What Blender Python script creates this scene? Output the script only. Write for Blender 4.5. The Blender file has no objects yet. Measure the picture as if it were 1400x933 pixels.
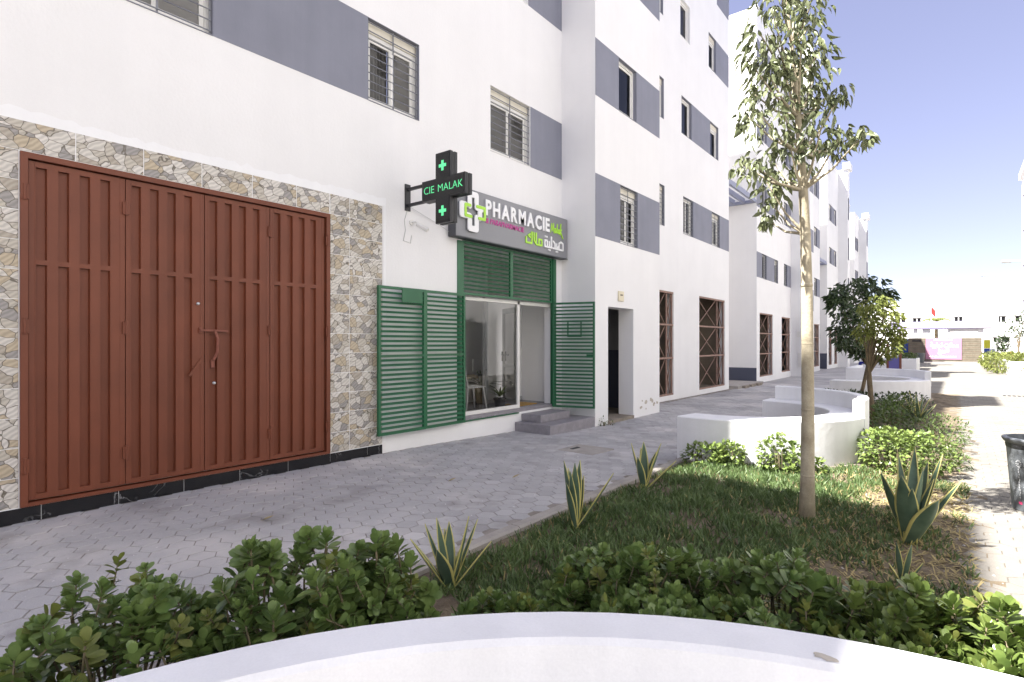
import bpy, math, random
from mathutils import Vector, Matrix, Euler
R = math.radians
random.seed(7)
scene = bpy.context.scene
col = scene.collection

# ------------------------------------------------------------------ camera, sky, sun, exposure
EYE = 1.6
YAW = math.atan(608 / 765)
cam_d = bpy.data.cameras.new('camera')
cam_d.sensor_width = 36; cam_d.sensor_fit = 'HORIZONTAL'
cam_d.lens = 36 * 765 / 1400
cam_d.shift_y = 2.5 / 1400
cam_d.clip_start = .05; cam_d.clip_end = 4000
cam = bpy.data.objects.new('camera', cam_d); col.objects.link(cam)
cam.location = (0, 0, EYE); cam.rotation_euler = (R(90), 0, YAW)
scene.camera = cam

SUN = Vector((-1, -1.63, 2.55)).normalized()          # towards the sun
world = bpy.data.worlds.new('World'); scene.world = world; world.use_nodes = True
wn = world.node_tree
sky = wn.nodes.new('ShaderNodeTexSky'); sky.sky_type = 'NISHITA'; sky.sun_disc = False
sky.sun_elevation = math.asin(SUN.z); sky.sun_rotation = math.atan2(SUN.x, SUN.y)
sky.altitude = 1200; sky.air_density = .8; sky.dust_density = .05; sky.ozone_density = 1.6
hsv = wn.nodes.new('ShaderNodeHueSaturation'); hsv.inputs['Hue'].default_value = .538; hsv.inputs['Saturation'].default_value = .96
gam = wn.nodes.new('ShaderNodeGamma'); gam.inputs[1].default_value = .55
wn.links.new(sky.outputs[0], gam.inputs[0]); wn.links.new(gam.outputs[0], hsv.inputs['Color']); wn.links.new(hsv.outputs[0], wn.nodes['Background'].inputs[0])
wn.nodes['Background'].inputs[1].default_value = .1
sun_d = bpy.data.lights.new('sun', 'SUN'); sun_d.energy = 4.3; sun_d.angle = R(.53); sun_d.color = (1, .96, .91)
sun = bpy.data.objects.new('sun', sun_d); col.objects.link(sun); sun.location = (-20, -30, 50)
sun.rotation_euler = SUN.to_track_quat('Z', 'Y').to_euler()
vs = scene.view_settings
vs.view_transform = 'Standard'; vs.look = 'None'; vs.gamma = 1; vs.use_curve_mapping = False
vs.exposure = 2.25
scene.cycles.max_bounces = 8; scene.cycles.diffuse_bounces = 5; scene.cycles.transparent_max_bounces = 16
scene.cycles.caustics_reflective = False; scene.cycles.caustics_refractive = False
scene.cycles.use_denoising = True

# ------------------------------------------------------------------ survey helpers (camera ray meets a real plane)
CS, SN = math.cos(YAW), math.sin(YAW)
def fy(u, X):                       # Y where image column u meets the facade plane x = X
    r = (u - 700) / 765
    return -X * (CS + r * SN) / (SN - r * CS)
def ss(a, b, t):
    t = min(1, max(0, (t - a) / (b - a))); return t * t * (3 - 2 * t)
def gz(y):                          # the pavement falls slightly along the street
    return -.1 * ss(5, 10.5, y) - .04 * ss(10.5, 22, y)
def at(u, v, d):                    # point at depth d
    l = (u - 700) / 765 * d
    return Vector((l * CS - d * SN, l * SN + d * CS, EYE + (469 - v) / 765 * d))

# ------------------------------------------------------------------ materials
MAT = {}
def srgb(r, g, b):
    f = lambda c: (c / 255 / 12.92) if c / 255 <= .04045 else ((c / 255 + .055) / 1.055) ** 2.4
    return (f(r), f(g), f(b), 1)
def mat(name, base, rough=.7, var=.12, scale=3., bump=0., bscale=60., metal=0., spec=.4, col2=None, fine=0., transl=0.):
    m = bpy.data.materials.new(name); m.use_nodes = True
    nt = m.node_tree; N = nt.nodes; L = nt.links; b = N['Principled BSDF']
    base = tuple(base[:3]) + (1,)
    b.inputs['Roughness'].default_value = rough; b.inputs['Metallic'].default_value = metal
    b.inputs['Specular IOR Level'].default_value = spec
    geo = N.new('ShaderNodeNewGeometry')
    n1 = N.new('ShaderNodeTexNoise'); n1.inputs['Scale'].default_value = scale; n1.inputs['Detail'].default_value = 6
    n1.inputs['Roughness'].default_value = .6
    L.new(geo.outputs['Position'], n1.inputs['Vector'])
    rp = N.new('ShaderNodeValToRGB'); L.new(n1.outputs['Fac'], rp.inputs[0])
    c2 = tuple(col2[:3]) + (1,) if col2 else tuple(c * (1 - 2 * var) for c in base[:3]) + (1,)
    rp.color_ramp.elements[0].position = .3; rp.color_ramp.elements[0].color = c2
    rp.color_ramp.elements[1].position = .68; rp.color_ramp.elements[1].color = base
    out = rp.outputs[0]
    if fine:
        n2 = N.new('ShaderNodeTexNoise'); n2.inputs['Scale'].default_value = 140; n2.inputs['Detail'].default_value = 3
        L.new(geo.outputs['Position'], n2.inputs['Vector'])
        mr = N.new('ShaderNodeMapRange'); L.new(n2.outputs['Fac'], mr.inputs[0])
        mr.inputs[1].default_value = .3; mr.inputs[2].default_value = .7; mr.inputs[3].default_value = 1 - fine; mr.inputs[4].default_value = 1 + fine * .4
        mx = N.new('ShaderNodeVectorMath'); mx.operation = 'SCALE'; L.new(out, mx.inputs[0]); L.new(mr.outputs[0], mx.inputs['Scale'])
        out = mx.outputs[0]
    L.new(out, b.inputs['Base Color'])
    if bump:
        n3 = N.new('ShaderNodeTexNoise'); n3.inputs['Scale'].default_value = bscale; n3.inputs['Detail'].default_value = 5
        L.new(geo.outputs['Position'], n3.inputs['Vector'])
        bp = N.new('ShaderNodeBump'); bp.inputs['Strength'].default_value = bump; bp.inputs['Distance'].default_value = .01
        L.new(n3.outputs['Fac'], bp.inputs['Height']); L.new(bp.outputs[0], b.inputs['Normal'])
    if transl:
        tr = N.new('ShaderNodeBsdfTranslucent'); mxs = N.new('ShaderNodeMixShader'); mxs.inputs[0].default_value = transl
        L.new(out, tr.inputs['Color']); L.new(b.outputs[0], mxs.inputs[1]); L.new(tr.outputs[0], mxs.inputs[2])
        L.new(mxs.outputs[0], N['Material Output'].inputs['Surface'])
    MAT[name] = m
    return m
mat('plaster', (.835, .828, .818), .85, .025, .9, .2, 30, fine=.025)
mat('plaster_fresh', (.86, .86, .86), .8, .02, 5, .2, 20)
mat('grey_paint', srgb(134, 136, 148), .75, .05, 1.5, .1, 40)
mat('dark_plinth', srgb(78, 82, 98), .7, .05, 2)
mat('lilac_grey', srgb(150, 155, 175), .7, .04)
mat('red_steel', srgb(120, 65, 43), .5, .09, 2.0, .08, 25, spec=.4, fine=.04)
mat('red_steel_rust', srgb(132, 78, 62), .6, .1, 20)
mat('green_paint', srgb(36, 100, 64), .42, .08, 4, spec=.5)
mat('sign_grey', srgb(134, 135, 139), .4, .05, 1.2, spec=.5)
mat('sign_dark', srgb(80, 81, 86), .5, .03)
mat('sign_white', (.85, .85, .85), .4, .01)
mat('sign_lime', srgb(176, 228, 75), .45, .02)
mat('sign_magenta', srgb(196, 66, 150), .45, .02)
mat('black_plastic', (.022, .022, .024), .45, .1)
mat('black_gloss', (.012, .012, .013), .25, .1)
mat('white_frame', (.78, .77, .73), .4, .03, 5, spec=.5)
mat('aluminium', (.62, .63, .64), .35, .05, 5, metal=.3)
mat('grille_steel', srgb(128, 130, 136), .5, .05, 6)
mat('blind', (.7, .66, .56), .7, .05, 4)
mat('curtain', (.55, .54, .52), .9, .1, 6)
mat('interior_white', (.9, .9, .89), .7, .02)
mat('interior_floor', srgb(125, 122, 122), .25, .1, 3)
mat('raw_concrete', srgb(150, 138, 122), .9, .2, 1.3, .3, 20)
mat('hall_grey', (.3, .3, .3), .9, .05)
mat('room_dark', (.10, .10, .10), .9, .1)
mat('rust', srgb(160, 130, 116), .75, .2, 18, .2, 60)
mat('step_granite', srgb(150, 146, 150), .45, .12, 9, fine=.12)
mat('kerb', srgb(170, 164, 156), .9, .14, 4, .4, 40, fine=.1)
mat('joint', srgb(158, 152, 146), .95, .16, 3, .5, 60, fine=.2, col2=srgb(118, 110, 98))
mat('paver', srgb(180, 178, 177), .88, .1, 1.1, .35, 90, fine=.1)
mat('soil', srgb(130, 117, 97), .95, .25, 6, .9, 45, col2=srgb(88, 77, 61), fine=.3)
mat('far_ground', srgb(170, 160, 145), .95, .15, .2)
mat('bench_white', (.80, .80, .805), .65, .04, 2.6, .35, 14, fine=.035)
mat('footing', srgb(150, 140, 126), .95, .2, 5, .6, 30)
mat('bark', srgb(186, 176, 152), .9, .12, 7, .5, 50, col2=srgb(150, 140, 118), fine=.15)
mat('bark_dark', srgb(112, 98, 76), .9, .2, 9, .5, 60)
mat('twig', srgb(118, 108, 84), .8, .15, 12)
mat('leaf_shrub', srgb(132, 152, 88), .36, .18, 9, spec=.5, transl=.24, col2=srgb(86, 112, 58))
mat('leaf_shrub_light', srgb(128, 144, 76), .34, .15, 9, spec=.5, transl=.22, col2=srgb(88, 110, 54))
mat('leaf_hedge', srgb(98, 118, 58), .45, .2, 6, spec=.4, transl=.2, col2=srgb(56, 76, 36))
mat('leaf_tree', srgb(122, 128, 92), .4, .2, 4, spec=.5, transl=.22, col2=srgb(78, 88, 56))
mat('leaf_dark', srgb(74, 92, 56), .4, .2, 4, spec=.5, transl=.15, col2=srgb(46, 62, 34))
mat('leaf_yellow', srgb(134, 140, 74), .45, .2, 3, spec=.4, transl=.3, col2=srgb(96, 108, 48))
mat('grass', srgb(106, 126, 78), .45, .2, 4, spec=.4, transl=.2, col2=srgb(66, 86, 48))
mat('dry_grass', srgb(176, 160, 112), .8, .2, 9, transl=.1)
mat('agave_green', srgb(94, 116, 94), .42, .12, 7, spec=.45, col2=srgb(66, 88, 72))
mat('agave_yellow', srgb(202, 194, 120), .5, .08, 14, spec=.4)
mat('bin_grey', srgb(96, 100, 104), .5, .05, 4, spec=.4)
mat('bin_mark', srgb(190, 192, 194), .6, .05)
mat('pink_mark', srgb(214, 70, 120), .6, .02)
mat('banner_pink', srgb(172, 122, 146), .7, .05, 2)
mat('plank', srgb(116, 109, 95), .85, .18, 3, .3, 30)
mat('lilac', srgb(160, 152, 190), .7, .03)
mat('purple', srgb(92, 88, 150), .5, .04)
mat('wood_brown', srgb(112, 70, 58), .7, .12, 6)
mat('blue_wall', srgb(48, 74, 150), .6, .08)
mat('yellow_wall', srgb(196, 196, 60), .7, .05)
mat('red_paint', srgb(200, 52, 44), .5, .05)
mat('lamp_grey', (.6, .61, .62), .45, .03, metal=.2)
mat('cable', (.6, .6, .58), .6, .03)
mat('skin', srgb(150, 105, 80), .6, .05)
mat('cloth_blue', srgb(34, 44, 130), .85, .1)
mat('cloth_white', (.75, .74, .7), .9, .05)
mat('terracotta', srgb(196, 178, 140), .7, .08)
mat('mat_brown', srgb(176, 140, 78), .95, .2, 30)
mat('decor_brown', srgb(92, 60, 48), .7, .25, 8)
mat('plate_beige', srgb(222, 212, 184), .5, .05)
mat('chip', srgb(190, 182, 168), .9, .1, 30)

def emit(name, c, s):
    m = bpy.data.materials.new(name); m.use_nodes = True
    b = m.node_tree.nodes['Principled BSDF']; b.inputs['Base Color'].default_value = tuple(c) + (1,)
    b.inputs['Emission Color'].default_value = tuple(c) + (1,); b.inputs['Emission Strength'].default_value = s
    MAT[name] = m
emit('led_green', (.10, .62, .26), .22)

def glass(name, tint=.9, ior=1.5):
    m = bpy.data.materials.new(name); m.use_nodes = True; nt = m.node_tree; N = nt.nodes; L = nt.links
    N.remove(N['Principled BSDF'])
    f = N.new('ShaderNodeFresnel'); f.inputs[0].default_value = ior
    t = N.new('ShaderNodeBsdfTransparent'); t.inputs[0].default_value = (tint, tint, tint, 1)
    g = N.new('ShaderNodeBsdfGlossy'); g.inputs['Roughness'].default_value = .01
    x = N.new('ShaderNodeMixShader'); L.new(f.outputs[0], x.inputs[0]); L.new(t.outputs[0], x.inputs[1]); L.new(g.outputs[0], x.inputs[2])
    L.new(x.outputs[0], N['Material Output'].inputs['Surface']); MAT[name] = m
glass('glass', .92, 1.6)
glass('window_glass', .5, 1.38)

def stone_mat():
    m = bpy.data.materials.new('stone_print'); m.use_nodes = True; nt = m.node_tree; N = nt.nodes; L = nt.links
    b = N['Principled BSDF']; b.inputs['Roughness'].default_value = .45
    tc = N.new('ShaderNodeTexCoord')           # object space of each tile: the print repeats per tile, as printed tiles do
    oi = N.new('ShaderNodeObjectInfo'); mp = N.new('ShaderNodeMapping'); mp.inputs['Scale'].default_value = (1, 1, 1.25)
    cm = N.new('ShaderNodeCombineXYZ'); ml = N.new('ShaderNodeMath'); ml.operation = 'MULTIPLY'; ml.inputs[1].default_value = 7; L.new(oi.outputs['Random'], ml.inputs[0]); L.new(ml.outputs[0], cm.inputs[1]); L.new(cm.outputs[0], mp.inputs['Location'])
    L.new(tc.outputs['Object'], mp.inputs['Vector'])
    nz = N.new('ShaderNodeTexNoise'); nz.inputs['Scale'].default_value = 6; L.new(mp.outputs[0], nz.inputs['Vector'])
    ad = N.new('ShaderNodeMixRGB'); ad.blend_type = 'LINEAR_LIGHT'; ad.inputs[0].default_value = .05
    L.new(mp.outputs[0], ad.inputs[1]); L.new(nz.outputs['Color'], ad.inputs[2])
    v = N.new('ShaderNodeTexVoronoi'); v.inputs['Scale'].default_value = 9.2; v.inputs['Randomness'].default_value = 1; L.new(ad.outputs[0], v.inputs['Vector'])
    e = N.new('ShaderNodeTexVoronoi'); e.feature = 'DISTANCE_TO_EDGE'; e.inputs['Scale'].default_value = 9.2; L.new(ad.outputs[0], e.inputs['Vector'])
    sp = N.new('ShaderNodeSeparateColor'); L.new(v.outputs['Color'], sp.inputs[0])
    rp = N.new('ShaderNodeValToRGB'); rp.color_ramp.interpolation = 'CONSTANT'; L.new(sp.outputs[0], rp.inputs[0])
    els = rp.color_ramp.elements
    cols = [(0, srgb(200, 195, 186)), (.26, srgb(180, 166, 142)), (.4, srgb(184, 177, 164)), (.62, srgb(150, 146, 142)), (.76, srgb(206, 201, 193)), (.93, srgb(168, 159, 145))]
    els[0].position = 0; els[0].color = cols[0][1]; els[1].position = cols[1][0]; els[1].color = cols[1][1]
    for p, c in cols[2:]:
        el = els.new(p); el.color = c
    w = N.new('ShaderNodeTexWave'); w.inputs['Scale'].default_value = 8; w.inputs['Distortion'].default_value = 5; w.inputs['Detail'].default_value = 3
    mp2 = N.new('ShaderNodeMapping'); mp2.inputs['Rotation'].default_value = (R(55), 0, R(90)); va = N.new('ShaderNodeVectorMath'); va.operation = 'ADD'; L.new(tc.outputs['Object'], va.inputs[0]); L.new(v.outputs['Color'], va.inputs[1]); L.new(va.outputs[0], mp2.inputs[0]); L.new(mp2.outputs[0], w.inputs['Vector'])
    mr = N.new('ShaderNodeMapRange'); mr.inputs[3].default_value = .82; mr.inputs[4].default_value = 1.1; L.new(w.outputs['Fac'], mr.inputs[0])
    mu = N.new('ShaderNodeVectorMath'); mu.operation = 'SCALE'; L.new(rp.outputs[0], mu.inputs[0]); L.new(mr.outputs[0], mu.inputs['Scale'])
    er = N.new('ShaderNodeValToRGB'); er.color_ramp.elements[0].position = .015; er.color_ramp.elements[0].color = (1, 1, 1, 1)
    er.color_ramp.elements[1].position = .038; er.color_ramp.elements[1].color = (0, 0, 0, 1); L.new(e.outputs['Distance'], er.inputs[0])
    mx = N.new('ShaderNodeMixRGB'); L.new(er.outputs[0], mx.inputs[0]); L.new(mu.outputs[0], mx.inputs[1]); mx.inputs[2].default_value = srgb(104, 97, 86)
    L.new(mx.outputs[0], b.inputs['Base Color']); MAT['stone_print'] = m
stone_mat()
def marble_mat():
    m = bpy.data.materials.new('black_marble'); m.use_nodes = True; nt = m.node_tree; N = nt.nodes; L = nt.links
    b = N['Principled BSDF']; b.inputs['Roughness'].default_value = .22
    g = N.new('ShaderNodeNewGeometry'); n = N.new('ShaderNodeTexNoise'); n.inputs['Scale'].default_value = 1.5; n.inputs['Detail'].default_value = 7; n.inputs['Distortion'].default_value = .6
    L.new(g.outputs['Position'], n.inputs['Vector'])
    rp = N.new('ShaderNodeValToRGB'); L.new(n.outputs['Fac'], rp.inputs[0]); e = rp.color_ramp.elements
    e[0].position = .504; e[0].color = (.012, .012, .013, 1); e[1].position = .516; e[1].color = (.012, .012, .013, 1)
    x = e.new(.51); x.color = (.3, .3, .3, 1)
    n2 = N.new('ShaderNodeTexNoise'); n2.inputs['Scale'].default_value = 2.4; L.new(g.outputs['Position'], n2.inputs['Vector'])
    mk = N.new('ShaderNodeMapRange'); mk.inputs[1].default_value = .5; mk.inputs[2].default_value = .62; L.new(n2.outputs['Fac'], mk.inputs[0])
    mx = N.new('ShaderNodeMixRGB'); L.new(mk.outputs[0], mx.inputs[0]); mx.inputs[1].default_value = (.012, .012, .013, 1); L.new(rp.outputs[0], mx.inputs[2])
    L.new(mx.outputs[0], b.inputs['Base Color']); MAT['black_marble'] = m
marble_mat()
def paver_tweak():
    # pale cement dust, white paint drips and damp stains lie across the paving
    m = MAT['paver']; nt = m.node_tree; N = nt.nodes; L = nt.links; b = N['Principled BSDF']
    src = b.inputs['Base Color'].links[0].from_socket
    g = N.new('ShaderNodeNewGeometry')
    def patch(scale, lo, hi, colr, prev, fac=1., det=5):
        n = N.new('ShaderNodeTexNoise'); n.inputs['Scale'].default_value = scale; n.inputs['Detail'].default_value = det
        L.new(g.outputs['Position'], n.inputs['Vector'])
        mr = N.new('ShaderNodeMapRange'); mr.inputs[1].default_value = lo; mr.inputs[2].default_value = hi; mr.inputs[4].default_value = fac
        L.new(n.outputs['Fac'], mr.inputs[0])
        mx = N.new('ShaderNodeMixRGB'); L.new(mr.outputs[0], mx.inputs[0]); L.new(prev, mx.inputs[1]); mx.inputs[2].default_value = colr
        return mx.outputs[0]
    o = patch(.7, .5, .68, srgb(204, 199, 194), src, .75)
    o = patch(1.7, .56, .72, srgb(128, 124, 121), o, .6)
    o = patch(9, .6, .74, srgb(138, 134, 130), o, .5)
    o = patch(22, .72, .76, srgb(232, 230, 228), o, .9, 2)
    wv = N.new('ShaderNodeTexWhiteNoise'); oi = N.new('ShaderNodeNewGeometry')
    mr = N.new('ShaderNodeMapRange'); mr.inputs[3].default_value = .88; mr.inputs[4].default_value = 1.08
    L.new(oi.outputs['Random Per Island'], mr.inputs[0])
    sc = N.new('ShaderNodeVectorMath'); sc.operation = 'SCALE'; L.new(o, sc.inputs[0]); L.new(mr.outputs[0], sc.inputs['Scale'])
    L.new(sc.outputs[0], b.inputs['Base Color'])
paver_tweak()
mat('plaza_paver', srgb(132, 128, 120), .9, .1, 1.1, .4, 90, fine=.12, col2=srgb(116, 112, 105))  # paver colour darkened here to offset the strong sun on the plaza
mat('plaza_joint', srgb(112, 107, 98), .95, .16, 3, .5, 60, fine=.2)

def streaks(name, amt):
    m = MAT[name]; nt = m.node_tree; N = nt.nodes; L = nt.links; b = N['Principled BSDF']; src = b.inputs['Base Color'].links[0].from_socket
    g = N.new('ShaderNodeNewGeometry'); mp = N.new('ShaderNodeMapping'); mp.inputs['Scale'].default_value = (2.2, 2.2, .14); L.new(g.outputs['Position'], mp.inputs[0])
    n = N.new('ShaderNodeTexNoise'); n.inputs['Scale'].default_value = 1.6; n.inputs['Detail'].default_value = 7; n.inputs['Roughness'].default_value = .65; L.new(mp.outputs[0], n.inputs['Vector'])
    mr = N.new('ShaderNodeMapRange'); mr.inputs[1].default_value = .35; mr.inputs[2].default_value = .6; mr.inputs[3].default_value = 1 - amt; mr.inputs[4].default_value = 1; L.new(n.outputs['Fac'], mr.inputs[0])
    sc = N.new('ShaderNodeVectorMath'); sc.operation = 'SCALE'; L.new(src, sc.inputs[0]); L.new(mr.outputs[0], sc.inputs['Scale']); L.new(sc.outputs[0], b.inputs['Base Color'])
streaks('plaster', .016); streaks('bench_white', .06); streaks('grey_paint', .06); streaks('red_steel', .12)

# ------------------------------------------------------------------ object helpers
ORG = {}
def tag(o, label=None, cat=None, group=None, kind=None):
    if label: o['label'] = label
    if cat: o['category'] = cat
    if group: o['group'] = group
    if kind: o['kind'] = kind
    return o
def thing(name, label, cat, loc=(0, 0, 0), group=None, rz=0):
    o = bpy.data.objects.new(name, None); col.objects.link(o); o.empty_display_size = .2
    o.location = loc; o.rotation_euler = (0, 0, rz); ORG[o.name] = Vector(loc)
    return tag(o, label, cat, group)
def org(o): return ORG.get(o.name, Vector((0, 0, 0))) if o else Vector((0, 0, 0))
def setmats(me, m):
    for k in (m if isinstance(m, (list, tuple)) else [m]): me.materials.append(MAT[k] if isinstance(k, str) else k)
def inst(name, me, parent=None, loc=(0, 0, 0), rot=(0, 0, 0), scale=(1, 1, 1)):
    """one more object of a shared mesh; loc is in world axes, measured from the parent's origin point"""
    o = bpy.data.objects.new(name, me); col.objects.link(o)
    o.location = Vector(loc) - org(parent); o.rotation_euler = rot; o.scale = scale
    if parent: o.parent = parent
    ORG[o.name] = Vector(loc)
    return o
class MB:
    def __init__(s): s.v = []; s.f = []; s.mi = []; s.cur = 0
    def add(s, vs, fs):
        n = len(s.v); s.v += [tuple(v) for v in vs]
        for f in fs: s.f.append(tuple(i + n for i in f)); s.mi.append(s.cur)
    def quad(s, a, b, c, d): s.add([a, b, c, d], [(0, 1, 2, 3)])
    def box(s, x0, x1, y0, y1, z0, z1, bev=0):
        if not bev:
            s.add([(x0, y0, z0), (x1, y0, z0), (x1, y1, z0), (x0, y1, z0), (x0, y0, z1), (x1, y0, z1), (x1, y1, z1), (x0, y1, z1)],
                  [(3, 2, 1, 0), (4, 5, 6, 7), (0, 1, 5, 4), (1, 2, 6, 5), (2, 3, 7, 6), (3, 0, 4, 7)])
        else:
            b = bev; P = []
            X = (x0, x1); Y = (y0, y1); Z = (z0, z1)
            idx = {}
            for i in (0, 1):
                for j in (0, 1):
                    for k in (0, 1):
                        sx, sy, sz = (b if i == 0 else -b), (b if j == 0 else -b), (b if k == 0 else -b)
                        for a, p in enumerate(((X[i], Y[j] + sy, Z[k] + sz), (X[i] + sx, Y[j], Z[k] + sz), (X[i] + sx, Y[j] + sy, Z[k]))):
                            idx[i, j, k, a] = len(P); P.append(p)
            F = []
            q = lambda *t: F.append(tuple(idx[x] for x in t))
            q((0,0,0,0),(0,0,1,0),(0,1,1,0),(0,1,0,0)); q((1,0,0,0),(1,1,0,0),(1,1,1,0),(1,0,1,0))
            q((0,0,0,1),(1,0,0,1),(1,0,1,1),(0,0,1,1)); q((0,1,0,1),(0,1,1,1),(1,1,1,1),(1,1,0,1))
            q((0,0,0,2),(0,1,0,2),(1,1,0,2),(1,0,0,2)); q((0,0,1,2),(1,0,1,2),(1,1,1,2),(0,1,1,2))
            for j in (0, 1):
                for k in (0, 1): q((0,j,k,1),(0,j,k,2),(1,j,k,2),(1,j,k,1)) if (j + k) % 2 == 0 else q((0,j,k,2),(0,j,k,1),(1,j,k,1),(1,j,k,2))
            for i in (0, 1):
                for k in (0, 1): q((i,0,k,0),(i,1,k,0),(i,1,k,2),(i,0,k,2)) if (i + k) % 2 == 0 else q((i,0,k,2),(i,1,k,2),(i,1,k,0),(i,0,k,0))
            for i in (0, 1):
                for j in (0, 1): q((i,j,0,1),(i,j,1,1),(i,j,1,0),(i,j,0,0)) if (i + j) % 2 == 0 else q((i,j,0,0),(i,j,1,0),(i,j,1,1),(i,j,0,1))
            for i in (0, 1):
                for j in (0, 1):
                    for k in (0, 1):
                        t = [(i,j,k,0),(i,j,k,1),(i,j,k,2)]
                        if (i + j + k) % 2: t.reverse()
                        q(*t)
            s.add(P, F)
    def bar(s, a, b, w, h=None, up=(0, 0, 1)):
        a = Vector(a); b = Vector(b); d = (b - a).normalized(); h = h or w
        u = Vector(up); sd = d.cross(u)
        if sd.length < 1e-3: sd = d.cross(Vector((1, 0, 0)))
        sd.normalize(); u = sd.cross(d)
        p = []
        for c in (a, b):
            for i, j in ((-1, -1), (1, -1), (1, 1), (-1, 1)): p.append(c + sd * i * w / 2 + u * j * h / 2)
        s.add(p, [(0, 3, 2, 1), (4, 5, 6, 7), (0, 1, 5, 4), (1, 2, 6, 5), (2, 3, 7, 6), (3, 0, 4, 7)])
    def tube(s, pts, rad, n=8, caps=True):
        pts = [Vector(p) for p in pts]; k = len(pts)
        if not isinstance(rad, (list, tuple)): rad = [rad] * k
        V = []; prev = None
        for i, p in enumerate(pts):
            d = (pts[min(i + 1, k - 1)] - pts[max(i - 1, 0)]).normalized()
            if prev is None:
                a = d.orthogonal().normalized()
            else:
                a = (prev - d * prev.dot(d)).normalized()
            prev = a; b = d.cross(a)
            for j in range(n):
                t = 2 * math.pi * j / n; V.append(p + (a * math.cos(t) + b * math.sin(t)) * rad[i])
        F = []
        for i in range(k - 1):
            for j in range(n):
                j2 = (j + 1) % n; F.append((i * n + j, i * n + j2, (i + 1) * n + j2, (i + 1) * n + j))
        if caps: F += [tuple(range(n - 1, -1, -1)), tuple((k - 1) * n + j for j in range(n))]
        s.add(V, F)
    def lathe(s, c, prof, n=24):
        c = Vector(c); V = []; F = []
        for r, z in prof:
            for j in range(n):
                t = 2 * math.pi * j / n; V.append((c.x + r * math.cos(t), c.y + r * math.sin(t), c.z + z))
        for i in range(len(prof) - 1):
            for j in range(n):
                j2 = (j + 1) % n; F.append((i * n + j, i * n + j2, (i + 1) * n + j2, (i + 1) * n + j))
        s.add(V, F)
    def prism(s, poly, fn, d0, d1):
        """poly in 2-D, fn(a, b, depth) -> world point; extruded from d0 to d1"""
        n = len(poly)
        V = [fn(a, b, d0) for a, b in poly] + [fn(a, b, d1) for a, b in poly]
        F = [tuple(range(n - 1, -1, -1)), tuple(range(n, 2 * n))] + [(i, (i + 1) % n, n + (i + 1) % n, n + i) for i in range(n)]
        s.add(V, F)
    def mesh(s, name, m, o=(0, 0, 0), smooth=False):
        o = Vector(o); me = bpy.data.meshes.new(name)
        me.from_pydata([(v[0] - o.x, v[1] - o.y, v[2] - o.z) for v in s.v], [], s.f)
        setmats(me, m)
        if isinstance(m, (list, tuple)): me.polygons.foreach_set('material_index', s.mi)
        if smooth: me.polygons.foreach_set('use_smooth', [True] * len(me.polygons))
        me.update()
        return me
    def build(s, name, m, parent=None, smooth=False, at=None):
        o = Vector(at) if at is not None else org(parent)
        me = s.mesh(name, m, o, smooth)
        return inst(name, me, parent, o)
def struct(o): return tag(o, kind='structure')
def smooth_angle(o, a=40):
    me = o.data
    me.polygons.foreach_set('use_smooth', [True] * len(me.polygons))
    try: me.set_sharp_from_angle(angle=R(a))
    except Exception: pass
    return o

# ================================================================== GROUND
def sheet(name, m, xs, ys, dz, jitter=0, rnd=None):
    V = []; F = []
    for y in ys:
        for x in xs: V.append((x, y, gz(y) + dz + (rnd(x, y) if rnd else 0)))
    n = len(xs)
    for i in range(len(ys) - 1):
        for j in range(n - 1): F.append((i * n + j, i * n + j + 1, (i + 1) * n + j + 1, (i + 1) * n + j))
    b = MB(); b.add(V, F); return struct(b.build(name, m))
KX = -2.95                              # kerb line between pavement and planting
yy = [-40, -20, 0, 4, 5, 5.7, 6.4, 7.1, 7.8, 8.5, 9.2, 9.9, 10.5, 12, 14, 16, 18, 20, 22, 40]
sheet('ground', 'far_ground', [-1500, -200, -30, -7, 0, 30, 200, 1500], [-1500, -200] + yy + [200, 1500], -.08)
pavement = sheet('pavement', 'joint', [-7.2, -5, KX], [-20] + yy[2:-1] + [24], -.005)
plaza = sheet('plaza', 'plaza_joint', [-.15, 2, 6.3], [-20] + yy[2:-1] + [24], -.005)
far_pave = sheet('far_pavement', 'paver', [-7.2, -5, -2.6], [24.001, 30, 45, 70, 110], -.006)
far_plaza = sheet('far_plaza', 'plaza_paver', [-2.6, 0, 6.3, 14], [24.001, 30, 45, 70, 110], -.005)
PX = 0.0                                # edge of the planting towards the plaza
def bed_h(x, y):
    e = min(x - KX, PX + .15 - x)
    return (.02 * math.sin(3.1 * x + 1.3 * y) + .016 * math.sin(7.7 * x - 5.2 * y) + .012 * math.sin(13 * x + 11 * y)) * ss(0, .5, e) + .03 * ss(0, .6, e) + .004 * math.sin(9 * y + 4 * x) - .004
nx = [KX + .06 + i * .085 for i in range(38)]; ny = [.3 + i * .11 for i in range(217)]
sheet('planting_bed', 'soil', nx, ny, .0, rnd=bed_h)
kb = MB()
ky = [-3 + i * .75 for i in range(30)]
for a in ky:
    z = gz(a)
    P = [(KX - .06, z - .03), (KX - .06, z + .028), (KX - .04, z + .045), (KX + .04, z + .045), (KX + .06, z + .028), (KX + .06, z - .03)]
    kb.prism(P, lambda p, q, d: (p, d, q), a + .004, a + .746)
kerb = kb.build('kerb', 'kerb'); struct(kerb)

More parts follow.
